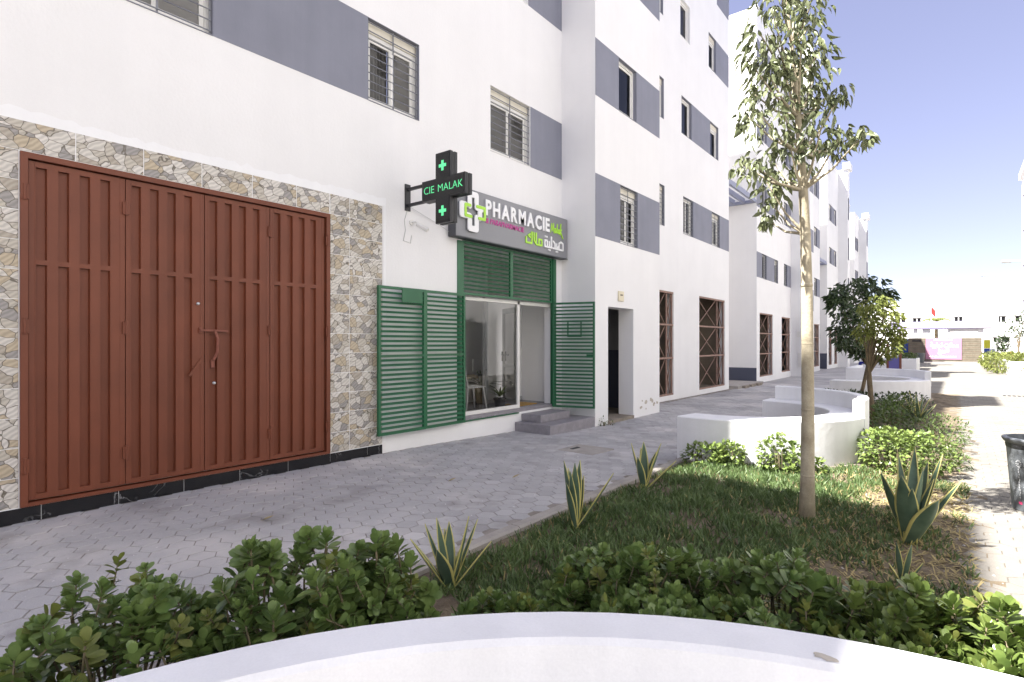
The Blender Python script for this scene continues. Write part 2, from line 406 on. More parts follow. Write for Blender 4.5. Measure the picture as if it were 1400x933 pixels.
# hexagonal paving blocks
HF = .185; HR = HF / math.sqrt(3)
def hexa(c, r, z): return [(c[0] + r * math.cos(R(60 * i + 30)), c[1] + r * math.sin(R(60 * i + 30)), z) for i in range(6)]
def hexblock(mb, c, tz):
    V = hexa(c, HR - .0045, tz - .014) + hexa(c, HR - .0045, tz - .002) + hexa(c, HR - .009, tz)
    F = [tuple(range(12, 18))] + [(i, (i + 1) % 6, 6 + (i + 1) % 6, 6 + i) for i in range(6)] + [(6 + i, 6 + (i + 1) % 6, 12 + (i + 1) % 6, 12 + i) for i in range(6)]
    mb.add(V, F)
hexes = []
row = 0; y = -2.
while y < 23.9:
    x = -6.48 + (HF / 2 if row % 2 else 0)
    while x < 6.2:
        if x < KX - .16 or x > PX + .02: hexes.append((x, y))
        x += HF
    y += HR * 1.5; row += 1
def vis(h):
    d = -h[0] * SN + h[1] * CS
    if d < .8: return -1
    u = 700 + 765 * (h[0] * CS + h[1] * SN) / d; v = 469 + 765 * EYE / d
    if not (-10 < u < 1410 and v < 940): return -1
    if h[0] < -3 and v > 905 - .34 * u: return -1           # hidden behind the near shrubs
    if h[0] > 0 and v > 780: return -1
    return 1 / d ** 2
hs = sorted(hexes, key=vis, reverse=True)
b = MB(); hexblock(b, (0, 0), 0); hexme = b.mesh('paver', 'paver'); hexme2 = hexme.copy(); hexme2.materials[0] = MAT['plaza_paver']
side = lambda h: h[0] > -1
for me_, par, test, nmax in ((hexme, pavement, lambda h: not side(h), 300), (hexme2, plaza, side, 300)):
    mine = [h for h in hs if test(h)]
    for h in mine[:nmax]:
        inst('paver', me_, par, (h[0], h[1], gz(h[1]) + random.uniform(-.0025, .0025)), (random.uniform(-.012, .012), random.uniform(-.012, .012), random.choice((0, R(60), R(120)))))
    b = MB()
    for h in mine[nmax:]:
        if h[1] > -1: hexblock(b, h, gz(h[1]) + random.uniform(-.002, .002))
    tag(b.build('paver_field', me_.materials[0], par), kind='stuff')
# inspection cover in the pavement
t = thing('inspection_cover', 'pale square concrete inspection cover set in the grey paving', 'cover', (-4.46, 7.42, gz(7.42)))
b = MB(); b.box(-4.78, -4.14, 7.1, 7.74, gz(7.4) - .01, gz(7.4) + .008, .004); b.build('slab', 'kerb', t)
b = MB(); b.box(-4.66, -4.6, 7.3, 7.5, gz(7.4) + .009, gz(7.4) + .013); b.build('handle', 'black_plastic', t)
t = thing('drain_grate', 'small dark drain grate in the sunlit plaza', 'drain', (1.55, 24.6, gz(24)))
b = MB()
for i in range(6): b.box(1.2 + i * .12, 1.27 + i * .12, 24.4, 24.8, gz(24) - .01, gz(24) + .004)
b.build('grate', 'black_plastic', t)

# ================================================================== BUILDINGS
def wall_front(mb, X, Y0, Y1, Z0, Z1, holes, sgn=1):
    """front skin at x = X with rectangular holes and their reveals; holes (y0,y1,z0,z1,depth)"""
    ys = sorted({Y0, Y1} | {h[0] for h in holes} | {h[1] for h in holes}); ys = [y for y in ys if Y0 <= y <= Y1]
    zs = sorted({Z0, Z1} | {h[2] for h in holes} | {h[3] for h in holes}); zs = [z for z in zs if Z0 <= z <= Z1]
    for i in range(len(ys) - 1):
        for j in range(len(zs) - 1):
            a, c = (ys[i] + ys[i + 1]) / 2, (zs[j] + zs[j + 1]) / 2
            if any(h[0] < a < h[1] and h[2] < c < h[3] for h in holes): continue
            mb.quad((X, ys[i], zs[j]), (X, ys[i + 1], zs[j]), (X, ys[i + 1], zs[j + 1]), (X, ys[i], zs[j + 1]))
    for h in holes:
        y0, y1, z0, z1, d = h[:5]; x = X - d
        mb.quad((X, y0, z0), (X, y0, z1), (x, y0, z1), (x, y0, z0)); mb.quad((X, y1, z1), (X, y1, z0), (x, y1, z0), (x, y1, z1))
        mb.quad((X, y0, z1), (X, y1, z1), (x, y1, z1), (x, y0, z1)); mb.quad((X, y1, z0), (X, y0, z0), (x, y0, z0), (x, y1, z0))
WC = {}
def win_meshes(w, h, blind, panes):
    k = (round(w, 2), round(h, 2), blind, panes)
    if k in WC: return WC[k]
    fr = MB(); f = .055; top = h - (.17 if blind else 0)
    fr.box(-.03, .03, 0, f, 0, top); fr.box(-.03, .03, w - f, w, 0, top); fr.box(-.03, .03, f, w - f, 0, f); fr.box(-.03, .03, f, w - f, top - f, top)
    sl = MB()
    iw = w - 2 * f
    if panes == 2:
        sl.box(-.022, .012, f + .002, f + .05, f + .002, top - f - .002); sl.box(-.022, .012, w / 2 - .03, w / 2 + .03, f + .002, top - f - .002)
        sl.box(-.022, .012, w - f - .05, w - f - .002, f + .002, top - f - .002)
    else:
        sl.box(-.022, .012, f + .002, f + .05, f + .002, top - f - .002); sl.box(-.022, .012, w - f - .05, w - f - .002, f + .002, top - f - .002)
    sl.box(-.02, .01, f + .05, w - f - .05, f + .002, f + .05); sl.box(-.02, .01, f + .05, w - f - .05, top - f - .05, top - f - .002)
    pn = MB(); pn.quad((-.006, f, f), (-.006, w - f, f), (-.006, w - f, top - f), (-.006, f, top - f))
    bx = None
    if blind:
        m = MB(); m.box(-.05, .045, 0, w, top + .002, h, .008); bx = m.mesh('blind_box', 'blind')
    gr = MB(); n = 10
    for i in range(n):
        z = .05 + (h - .1) * i / (n - 1); gr.tube([(0, .01, z), (0, w - .01, z)], .008, 5)
    for y in (.02, w / 2, w - .02): gr.bar((-.012, y, .01), (-.012, y, h - .01), .02, .008, (1, 0, 0))
    cu = MB(); K = 24
    for i in range(K):
        a, c = f + (w * .46) * i / K, f + (w * .46) * (i + 1) / K
        cu.quad((-.12 + .02 * math.sin(i * 1.9), a, .03), (-.12 + .02 * math.sin(i * 1.9 + 1.9), c, .03), (-.12 + .02 * math.sin(i * 1.9 + 1.9), c, top - .03), (-.12 + .02 * math.sin(i * 1.9), a, top - .03))
    WC[k] = (fr.mesh('frame', 'white_frame'), sl.mesh('sash', 'white_frame'), pn.mesh('pane', 'window_glass'), bx, gr.mesh('grille', 'grille_steel'), cu.mesh('curtain', 'curtain'))
    return WC[k]
def window(parent, X, y0, y1, z0, z1, grille=False, blind=False, panes=2, lining='grey_paint', curtain=False, depth=.16, simple=False):
    L = MB(); t = .006
    L.box(X - depth, X + .002, y0 - .001, y0 + t, z0, z1); L.box(X - depth, X + .002, y1 - t, y1 + .001, z0, z1)
    L.box(X - depth, X + .002, y0 + t, y1 - t, z1 - t, z1 + .001); L.box(X - depth, X + .012, y0 + t, y1 - t, z0 - .001, z0 + t)
    o = L.build('window', lining, parent)
    w, h = y1 - y0 - 2 * t, z1 - z0 - 2 * t
    fr, sl, pn, bx, gr, cu = win_meshes(w, h, blind, panes)
    p = (X - depth + .05, y0 + t, z0 + t)
    ORG[o.name] = org(parent)
    inst('frame', fr, o, p); inst('pane', pn, o, p)
    if not simple: inst('sash', sl, o, p)
    if bx: inst('blind_box', bx, o, p)
    if curtain: inst('curtain', cu, o, p)
    if grille: inst('grille', gr, o, (X - .02, y0 + t, z0 + t))
    return o
def band(parent, X, y0, y1, z0, z1):
    m = MB(); m.box(X - .01, X + .004, y0, y1, z0, z1); return m.build('painted_band', 'grey_paint', parent)
def shell(mb, X, XB, Y0, Y1, Z0, Z1, left=True, right=True):
    """roof, back and end walls of a block"""
    mb.quad((X, Y0, Z1), (X, Y1, Z1), (XB, Y1, Z1), (XB, Y0, Z1))
    mb.quad((XB, Y1, Z0), (XB, Y0, Z0), (XB, Y0, Z1), (XB, Y1, Z1))
    if left: mb.quad((XB, Y0, Z0), (X, Y0, Z0), (X, Y0, Z1), (XB, Y0, Z1))
    if right: mb.quad((X, Y1, Z0), (XB, Y1, Z0), (XB, Y1, Z1), (X, Y1, Z1))
def shopfront(parent, X, y0, y1, z0, z1, seed=0):
    """unfinished shop: rough room behind a rusty, cross-braced steel screen"""
    rnd = random.Random(seed)
    m = MB(); D = 2.6; x = X - .2
    m.quad((x, y0 - .3, z0), (x - D, y0 - .3, z0), (x - D, y0 - .3, z1 + .2), (x, y0 - .3, z1 + .2)); m.quad((x - D, y1 + .3, z0), (x, y1 + .3, z0), (x, y1 + .3, z1 + .2), (x - D, y1 + .3, z1 + .2))
    m.quad((x - D, y0 - .3, z0), (x - D, y1 + .3, z0), (x - D, y1 + .3, z1 + .2), (x - D, y0 - .3, z1 + .2))
    m.quad((x, y0 - .3, z0), (x, y1 + .3, z0), (x - D, y1 + .3, z0), (x - D, y0 - .3, z0)); m.quad((x - D, y0 - .3, z1 + .2), (x - D, y1 + .3, z1 + .2), (x, y1 + .3, z1 + .2), (x, y0 - .3, z1 + .2))
    m.quad((x, y0 - .3, z1), (x, y1 + .3, z1), (x, y1 + .3, z1 + .2), (x, y0 - .3, z1 + .2))
    m.quad((x, y0 - .3, z0), (x, y0, z0), (x, y0, z1), (x, y0 - .3, z1)); m.quad((x, y1, z0), (x, y1 + .3, z0), (x, y1 + .3, z1), (x, y1, z1))
    rm = m.build('shop_room', 'raw_concrete', parent)
    s = MB(); xs = X - .06; h = z1 - z0
    za, zb = z0 + h * .36, z0 + h * .68
    for y in (y0 + .03, y1 - .03, y0 + (y1 - y0) * .72): s.bar((xs, y, z0), (xs, y, z1), .05, .04, (1, 0, 0))
    fr = s.build('steel_frame', 'rust', parent); ORG[fr.name] = org(parent)
    for z in (z0 + .03, za, zb, z1 - .03):
        s = MB(); s.bar((xs + .03, y0 + .01, z), (xs + .03, y1 - .01, z), .04, .055); s.build('rail', 'rust', fr)
    s = MB(); ym = y0 + (y1 - y0) * .72
    for a, c in ((z0, za), (za, zb), (zb, z1)):
        for p, q in ((y0, ym), (ym, y1)):
            s.bar((xs - .02, p + .05, a + .04), (xs - .02, q - .05, c - .04), .022); s.bar((xs - .045, p + .05, c - .04), (xs - .045, q - .05, a + .04), .022)
    s.build('cross_brace', 'rust', fr)

X0, XT, XR = -6.53, -5.72, -6.74
ZL = -.3                                    # walls start below the paving
FL = [(5.04, 6.22), (8.17, 9.35), (11.2, 12.4), (14.2, 15.3)]
apt = thing('apartment_building', 'white and grey apartment block with the pharmacy and the stone-tiled red gate', 'building', (-7, 6, 0))
W = MB()
# wing above the gate and pharmacy
win0 = [(1.72, 2.83, 0, True), (4.93, 5.9, 0, True), (7.59, 8.79, 0, True)] + [(a_, c_, f, False) for f in (1, 2, 3) for a_, c_ in ((1.72, 2.83), (4.93, 5.9), (7.59, 8.72))]
holes = [(y0, y1, FL[f][0], FL[f][1], .3) for y0, y1, f, g in win0]
GY0, GY1, GZ0, GZ1 = 1.17, 4.31, .13, 3.31
holes.append((GY0, GY1, GZ0, GZ1, .1))
SY0, SY1, SZ0, SZ1 = 6.86, 9.62, .28, 3.34
holes.append((SY0, SY1, SZ0, SZ1, .25))
HW = 15.8; NY = -4.3; Y0B = .7
wall_front(W, X0, Y0B, 9.9, ZL, HW, holes); shell(W, X0, -16, Y0B, 9.9, ZL, HW, True, False)
W.quad((X0 - .1, GY0, GZ0), (X0 - .1, GY1, GZ0), (X0 - .1, GY1, GZ1), (X0 - .1, GY0, GZ1))
# stair tower with the entrance
EY0, EY1, EZ1 = fy(831.3, XT), fy(866, XT), 2.36
TB = [(3.76, 5.04), (6.62, 7.78), (9.5, 10.7), (12.4, 13.6)]
TW = [(10.97, 11.82), (10.9, 11.76), (10.9, 11.76), (10.9, 11.76)]
th = [(EY0, EY1, ZL, EZ1, .37)] + [(TW[i][0], TW[i][1], TB[i][0], TB[i][1], .3) for i in range(4)]
HT = 16.3; TY1 = 13.02
wall_front(W, XT, 9.9, TY1, ZL, HT, th); shell(W, XT, -12, 9.9, TY1, ZL, HT)
# right-hand block
HR1 = 15.8; RY1 = 21.65
s1 = (fy(899, XR) - .35, fy(921, XR), .02, 3.14); s2 = (fy(956, XR), fy(991, XR), .02, 3.17)
rw = [(14.75, 15.7, 0, True, 1), (14.75, 15.65, 1, False, 1), (14.75, 15.6, 2, False, 1), (17.14, 17.99, 0, True, 2), (19.76, 20.6, 0, True, 2), (17.0, 17.85, 1, False, 1), (19.6, 20.45, 1, False, 1), (16.9, 17.7, 2, False, 1), (19.45, 20.2, 2, False, 1), (17.0, 17.85, 3, False, 1), (19.5, 20.3, 3, False, 1)]
rh = [(a, c, FL[f][0], FL[f][1], .3) for a, c, f, g, p in rw] + [(s[0], s[1], s[2], s[3], .2) for s in (s1, s2)]
wall_front(W, XR, TY1, RY1, ZL, HR1, rh); shell(W, XR, -16, TY1, RY1, ZL, HR1)
W.build('wall', 'plaster', apt)
# parapet copings
c = MB(); c.box(X0 - .25, X0 + .03, Y0B, 9.79, HW + .001, HW + .08); c.box(XT - .3, XT + .12, 9.8, TY1 + .1, HT + .001, HT + .35); c.box(XR - .25, XR + .03, TY1 + .11, RY1 + .03, HR1 + .001, HR1 + .08)
c.build('coping', 'plaster', apt)
for y0, y1, f, g in win0: window(apt, X0, y0, y1, FL[f][0], FL[f][1], grille=g, blind=(y0 > 4), curtain=(y0 == 4.93), lining='grey_paint' if y0 != 7.59 else 'plaster')
for i in range(4): window(apt, XT, TW[i][0], TW[i][1], TB[i][0], TB[i][1], grille=(i == 0), blind=(i == 0), panes=2 if i == 0 else 1)
for a, cc, f, g, p in rw: window(apt, XR, a, cc, FL[f][0], FL[f][1], grille=g, blind=(a > 19 or a < 16), panes=p, lining='plaster' if (f == 2 and a == 16.9) else 'grey_paint')
for f in range(4):
    z0, z1 = FL[f]
    band(apt, X0, 2.832, 4.928, z0, z1); band(apt, X0, 8.79 if f == 0 else 8.72, 9.898, z0, z1); band(apt, X0, Y0B + .002, 1.718, z0, z1)
for i in range(4):
    band(apt, XT, 9.902, TW[i][0] - .001, *TB[i]); band(apt, XT, TW[i][1] + .001, TY1 - .001, *TB[i])
band(apt, XR, 17.992, 19.758, *FL[0]); band(apt, XR, 20.602, RY1, *FL[0])
band(apt, XR, 17.852, 19.598, *FL[1])
band(apt, XR, 20.202, RY1, *FL[2]); band(apt, XR, 17.852, 19.498, *FL[3]); band(apt, XR, 20.302, RY1, 13.75, 15.3)
for s, k in ((s1, 1), (s2, 2)): shopfront(apt, XR, *s, seed=k)
# fresh uneven plaster line above the stone tiles
f_ = MB(); rr = random.Random(3); N_ = 60; top = [3.64 + .05 * rr.random() + .06 * (math.sin(i * .23) > .2) * rr.random() * .5 + (.03 if i > 40 else 0) for i in range(N_ + 1)]
for i in range(N_):
    a, c_ = .72 + i * 4.53 / N_, .72 + (i + 1) * 4.53 / N_
    f_.quad((X0 + .006, a, 3.585), (X0 + .006, c_, 3.585), (X0 + .006, c_, top[i + 1]), (X0 + .006, a, top[i]))
f_.quad((X0 + .006, 5.2, .15), (X0 + .006, 5.25, .15), (X0 + .006, 5.25, 3.585), (X0 + .006, 5.2, 3.585))
f_.build('plaster_patch', 'plaster_fresh', apt)
# printed stone tiles, each a tile of its own
tm = {}
def tile(y0, y1, z0, z1):
    k = (round(y1 - y0, 3), round(z1 - z0, 3))
    if k not in tm:
        m = MB(); w, h = k; m.box(0, .012, .004, w - .004, .003, h - .003, .002); tm[k] = m.mesh('stone_tile', 'stone_print')
    inst('stone_tile', tm[k], apt, (X0 + .002, y0, z0))
ys = [.72, 1.01, 1.575, 2.14, 2.705, 3.27, 3.835, 4.312]
for i in range(len(ys) - 1): tile(ys[i], ys[i + 1], 3.315, 3.585)
zz = [.135 + .2650 * i for i in range(13)] 
for i in range(12):
    for a, c_ in ((.72, 1.165),): tile(a, c_, zz[i], zz[i + 1])
for i in range(13):
    z0 = .135 + .2654 * i
    for a, c_ in ((4.318, 4.62), (4.62, 5.18)): tile(a, c_, z0, z0 + .2654)
m = MB(); m.box(X0 - .002, X0 + .0095, .72, GY0, .02, 3.585); m.box(X0 - .002, X0 + .0095, GY1, 5.18, .02, 3.585); m.box(X0 - .002, X0 + .0095, GY0, GY1, GZ1, 3.585); m.box(X0 - .002, X0 + .0095, GY0, GY1, -.05, GZ0); m.build('tile_grout', 'plaster_fresh', apt)
sk = {}
y = .72
for i in range(9):
    w = .6 if i < 8 else .08
    if y + w > 5.19: w = 5.18 - y
    if w < .03: break
    m = MB(); m.box(0, .016, .003, w - .003, 0, .19, .002); inst('skirting_tile', m.mesh('skirting_tile', 'black_marble'), apt, (X0 + .001, y, -.062)); y += w
# entrance passage: floor, dark dado and step
m = MB(); m.box(XT - 3.2, XT + .02, EY0 + .002, EY1 - .002, -.2, -.035); m.build('entrance_floor', 'footing', apt)
hx0, hx1, hy0, hy1 = XT - 3.2, XT - .37, EY0 - .4, EY1 + 1.1
def hall(z0, z1, name, mt):
    m = MB(); m.quad((hx0, hy0, z0), (hx0, hy1, z0), (hx0, hy1, z1), (hx0, hy0, z1)); m.quad((hx0, hy1, z0), (hx1, hy1, z0), (hx1, hy1, z1), (hx0, hy1, z1)); m.quad((hx1, hy0, z0), (hx0, hy0, z0), (hx0, hy0, z1), (hx1, hy0, z1))
    m.quad((hx1, EY1, z0), (hx1, hy1, z0), (hx1, hy1, z1), (hx1, EY1, z1)); m.quad((hx1, hy0, z0), (hx1, EY0, z0), (hx1, EY0, z1), (hx1, hy0, z1)); m.build(name, mt, apt)
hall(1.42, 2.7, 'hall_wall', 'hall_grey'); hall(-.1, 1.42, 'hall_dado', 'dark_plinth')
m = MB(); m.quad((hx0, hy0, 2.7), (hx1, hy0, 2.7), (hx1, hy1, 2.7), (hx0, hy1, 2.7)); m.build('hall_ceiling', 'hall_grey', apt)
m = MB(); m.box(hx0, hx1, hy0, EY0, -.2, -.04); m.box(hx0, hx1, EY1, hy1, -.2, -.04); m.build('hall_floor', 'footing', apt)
for i in range(4):
    m = MB(); m.box(XT - 2.2, XT - 1.8, hy1 - .1, hy1 - .002, .3 + i * .25, .5 + i * .25, .01); m.build('mailbox', 'black_plastic', apt)
pl = MB(); pl.box(XT, XT + .03, 10.86, 11.1, 2.5, 2.72, .008); o = pl.build('wall_plate', 'plate_beige', apt); ORG[o.name] = org(apt)
m = MB(); m.box(XT + .031, XT + .034, 10.92, 11.04, 2.62, 2.65); m.build('plate_mark', 'footing', o)
# chipped plaster at the foot of the tower corner
m = MB(); rr = random.Random(5)
for k in range(9):
    y, z, r = rr.uniform(11.9, 12.9), rr.uniform(.0, .32), rr.uniform(.02, .07); n = 9
    m.add([(XT + .002 + k * .0003, y + r * 1.6 * rr.uniform(.5, 1) * math.cos(2 * math.pi * i / n), z + r * rr.uniform(.4, 1) * math.sin(2 * math.pi * i / n)) for i in range(n)], [tuple(range(n))])
m.build('chipped_plaster', 'chip', apt)

# pharmacy room
rx0, rx1, ry0, ry1, rz0, rz1 = -8.6, X0 - .25, 6.3, 10.6, .33, 3.34
m = MB()
m.quad((rx0, ry0, rz0), (rx0, ry1, rz0), (rx0, ry1, rz1), (rx0, ry0, rz1)); m.quad((rx1, ry0, rz0), (rx0, ry0, rz0), (rx0, ry0, rz1), (rx1, ry0, rz1))
m.quad((rx0, ry1, rz0), (rx1, ry1, rz0), (rx1, ry1, rz1), (rx0, ry1, rz1)); m.quad((rx0, ry0, rz1), (rx0, ry1, rz1), (rx1, ry1, rz1), (rx1, ry0, rz1))
m.quad((rx1, ry0, rz0), (rx1, SY0, rz0), (rx1, SY0, rz1), (rx1, ry0, rz1)); m.quad((rx1, SY1, rz0), (rx1, ry1, rz0), (rx1, ry1, rz1), (rx1, SY1, rz1))
m.build('shop_interior', 'interior_white', apt)
m = MB(); m.quad((X0 - .02, ry0, rz0), (X0 - .02, ry1, rz0), (rx0, ry1, rz0), (rx0, ry0, rz0)); m.build('shop_floor', 'interior_floor', apt)
m = MB(); m.box(X0 - .24, X0 - .02, SY0 + .002, SY1 - .002, .281, .34, .004); m.build('threshold', 'step_granite', apt)

# steps
st = thing('entrance_steps', 'two grey granite steps in front of the pharmacy door', 'steps', (-6.1, 9.1, gz(9)))
m = MB(); m.box(X0 + .003, XT + .0, 8.3, 9.896, -.15, .105, .006); m.build('lower_step', 'step_granite', st)
m = MB(); m.box(X0 + .003, -6.07, 8.5, 9.5, .106, .245, .006); m.build('upper_step', 'step_granite', st)

# shop window and glass door
sf = thing('shop_window', 'large fixed glass shop window of the pharmacy in white frame', 'window', (X0 - .12, SY0, .34))
m = MB(); x = X0 - .12; GYR = 8.5
m.box(x - .03, x + .03, SY0 + .003, SY0 + .06, .345, 2.4); m.box(x - .03, x + .03, GYR, GYR + .07, .345, 2.4); m.box(x - .03, x + .03, SY0 + .06, GYR, .345, .41); m.box(x - .03, x + .03, SY0 + .06, SY1 - .01, 2.34, 2.4)
m.build('frame', 'white_frame', sf)
m = MB(); m.quad((x, SY0 + .06, .41), (x, GYR, .41), (x, GYR, 2.34), (x, SY0 + .06, 2.34)); m.build('pane', 'glass', sf)
dr = thing('glass_door', 'aluminium framed glass door swung open into the pharmacy', 'door', (x, GYR + .08, .36))
hp = Vector((x - .04, GYR + .1, 0)); dv = Vector((-.82, .5, 0)).normalized(); L_ = .86
fr = MB()
def dp(a, z, off=0): p = hp + dv * a + Vector((-dv.y, dv.x, 0)) * off; return (p.x, p.y, z)
for a0, a1, z0, z1 in ((0, .07, .37, 2.3), (L_ - .07, L_, .37, 2.3), (.07, L_ - .07, .37, .47), (.07, L_ - .07, 2.2, 2.3), (.07, L_ - .07, 1.1, 1.16)):
    fr.prism([(a0, z0), (a1, z0), (a1, z1), (a0, z1)], lambda p, q, d: dp(p, q, d), -.02, .02)
fr.build('frame', 'aluminium', dr)
m = MB(); m.quad(dp(.07, .47), dp(L_ - .07, .47), dp(L_ - .07, 2.2), dp(.07, 2.2)); m.build('pane', 'glass', dr)
m = MB(); m.bar(dp(L_ - .04, 1.35, .05), dp(L_ - .18, 1.35, .05), .02); m.bar(dp(L_ - .04, 1.22, .03), dp(L_ - .04, 1.42, .03), .035, .02); m.build('handle', 'black_plastic', dr)
pt = thing('partition_panel', 'pale frosted partition panel in grey frame behind the open pharmacy doorway', 'panel', (-7.6, 9.5, .33))
m = MB(); m.box(-7.64, -7.6, 8.75, 10.3, .42, 2.45); m.build('panel', 'interior_white', pt)
m = MB(); m.box(-7.66, -7.58, 8.66, 8.75, .34, 2.55); m.box(-7.66, -7.58, 10.3, 10.4, .34, 2.55); m.box(-7.66, -7.58, 8.75, 10.3, .34, .42); m.box(-7.66, -7.58, 8.75, 10.3, 2.45, 2.55); m.build('frame', 'aluminium', pt)

# ---------- red folding gate
gt = thing('metal_gate', 'four-leaf reddish brown steel folding gate with ribbed panels', 'gate', (X0, (GY0 + GY1) / 2, GZ0))
xg = X0 - .01
m = MB(); fw = .055
m.box(X0 - .06, X0 + .03, GY0 + .002, GY0 + fw, GZ0 + .01, GZ1 - .002); m.box(X0 - .06, X0 + .03, GY1 - fw, GY1 - .002, GZ0 + .01, GZ1 - .002)
m.box(X0 - .06, X0 + .03, GY0 + fw, GY1 - fw, GZ1 - fw, GZ1 - .002); m.box(X0 - .06, X0 + .026, GY0 + .003, GY1 - .003, GZ0 + .002, GZ0 + .035)
m.build('frame', 'red_steel', gt)
lw = (GY1 - GY0 - 2 * fw - .02) / 4
zr = 2.33                                    # middle rail
lz0, lz1 = GZ0 + .05, GZ1 - fw - .012
hinge = MB(); hinge.tube([(0, 0, -.07), (0, 0, .07)], .014, 8); hinge.box(-.012, .004, -.03, .03, -.06, .06); hme = hinge.mesh('hinge', 'red_steel')
for k in range(4):
    y0 = GY0 + fw + .006 + k * (lw + .002); y1 = y0 + lw - .004
    lf = MB(); x1 = X0 - .002
    lf.box(x1 - .04, x1, y0, y0 + .045, lz0, lz1, .003); lf.box(x1 - .04, x1, y1 - .045, y1, lz0, lz1, .003)
    for z in (lz0, lz1 - .05): lf.box(x1 - .04, x1 - .001, y0 + .045, y1 - .045, z, z + .05)
    lf.box(x1 - .04, x1 - .0015, y0 + .045, y1 - .045, zr - .02, zr + .025)
    leaf = lf.build('leaf', 'red_steel', gt); ORG[leaf.name] = org(gt)
    n = 4; pw = (lw - .1) / n
    for half, (a, c_) in enumerate(((lz0 + .05, zr - .02), (zr + .025, lz1 - .05))):
        # trapezoidal profile sheet: raised ribs and sunk flutes; each flute a panel
        for i in range(n):
            ya = y0 + .045 + i * pw + pw * .1; fl = pw * .40
            m = MB(); m.quad((x1 - .038, ya, a), (x1 - .038, ya + fl, a), (x1 - .038, ya + fl, c_), (x1 - .038, ya, c_))
            m.quad((x1 - .0025, ya - .008, a), (x1 - .038, ya, a), (x1 - .038, ya, c_), (x1 - .0025, ya - .008, c_)); m.quad((x1 - .038, ya + fl, a), (x1 - .0025, ya + fl + .008, a), (x1 - .0025, ya + fl + .008, c_), (x1 - .038, ya + fl, c_))
            m.build('sunk_panel', 'red_steel', leaf)
            m = MB(); e = y0 + .045 + (i + 1) * pw + pw * .1 - .008 if i < n - 1 else y1 - .045
            m.box(x1 - .012, x1 - .0022, ya + fl + .008, e, a, c_); m.build('rib', 'red_steel', leaf)
            if i == 0:
                m = MB(); m.box(x1 - .012, x1 - .0022, y0 + .045, ya - .008, a, c_); m.build('rib', 'red_steel', leaf)
    ye = y0 - .002 if k != 2 else None
    if ye:
        for z in (.5, 1.75, 2.95): inst('hinge', hme, leaf, (X0 + (.034 if k == 0 else .012), y0 + (-.03 if k == 0 else 0), z))
    if k == 3:
        for z in (.5, 1.75, 2.95): inst('hinge', hme, leaf, (X0 + .034, y1 + .028, z))
ymid = GY0 + fw + .006 + 2 * (lw + .002)
m = MB(); zl = 1.74
m.bar((X0 + .02, ymid - .06, zl), (X0 + .02, ymid + .24, zl - .005), .022); m.bar((X0 + .006, ymid - .05, zl - .03), (X0 + .006, ymid - .05, zl + .03), .03, .02)
m.build('bolt', 'red_steel_rust', gt)
m = MB(); m.tube([(X0 + .035, ymid + .09, zl), (X0 + .045, ymid + .12, zl - .1), (X0 + .04, ymid + .115, zl - .25), (X0 + .02, ymid + .085, zl - .33)], .017, 8); m.build('handle', 'red_steel_rust', gt)
m = MB(); m.box(X0 - .004, X0 + .012, ymid + .06, ymid + .1, zl - .42, zl - .33, .003); m.build('keyhole_plate', 'red_steel_rust', gt)
m = MB(); m.bar((X0 + .004, ymid - .16, zl - .5), (X0 + .004, ymid - .035, zl - .32), .03, .012, (1, 0, 0)); m.build('brace', 'red_steel', gt)
for z, y in ((2.03, ymid - .075), (1.15, ymid + .095)):
    m = MB(); m.lathe((0, 0, 0), [(.0, .025), (.014, .022), (.016, .008), (.016, 0)], 12)
    inst('lock_cylinder', m.mesh('lock_cylinder', 'aluminium', smooth=True), gt, (X0 + .0, y, z), (0, R(90), 0))

# ---------- green louvres
def louvre_leaf(parent, A, d, w, z0, z1, nb_, mid=True, name='leaf', gap=.03):
    """frame and slats of one leaf: A bottom corner, d unit vector along its width"""
    d = Vector(d).normalized(); n = Vector((d.y, -d.x, 0)); A = Vector(A)
    P = lambda a, z, o: tuple(A + d * a + n * o + Vector((0, 0, z)))
    f = MB(); t = .04
    for a0, a1, b0, b1 in ((0, t, z0, z1), (w - t, w, z0, z1), (t, w - t, z0, z0 + t), (t, w - t, z1 - t, z1)):
        f.prism([(a0, b0), (a1, b0), (a1, b1), (a0, b1)], P, -.02, .02)
    if mid:
        zm = z0 + (z1 - z0) * .53; f.prism([(t, zm - .018), (w - t, zm - .018), (w - t, zm + .018), (t, zm + .018)], P, -.018, .018)
    lf = f.build(name, 'green_paint', parent); ORG[lf.name] = org(parent)
    ang = math.atan2(d.y, d.x)
    s = MB(); s.bar((t, .016, -.013), (t, .016, -.013), .01) if False else None
    s = MB(); ca, sa = math.cos(R(48)), math.sin(R(48)); hw = .0205
    s.add([(t, -hw * ca, -hw * sa), (w - t, -hw * ca, -hw * sa), (w - t, hw * ca, hw * sa), (t, hw * ca, hw * sa)] + [(t, -hw * ca - .003, -hw * sa + .003), (w - t, -hw * ca - .003, -hw * sa + .003), (w - t, hw * ca - .003, hw * sa + .003), (t, hw * ca - .003, hw * sa + .003)],
          [(0, 1, 2, 3), (7, 6, 5, 4), (0, 4, 5, 1), (1, 5, 6, 2), (2, 6, 7, 3), (3, 7, 4, 0)])
    sme = s.mesh('slat', 'green_paint')
    for i in range(nb_):
        z = z0 + t + (z1 - z0 - 2 * t) * (i + .5 + gap * 10) / (nb_ + gap * 20)
        if mid and abs(z - zm) < .03: continue
        inst('slat', sme, lf, A + Vector((0, 0, z)), (0, 0, ang))
    return lf, P
tr = thing('louvre_transom', 'green louvred transom grille under the pharmacy sign', 'grille', (X0, 8.2, 2.42))
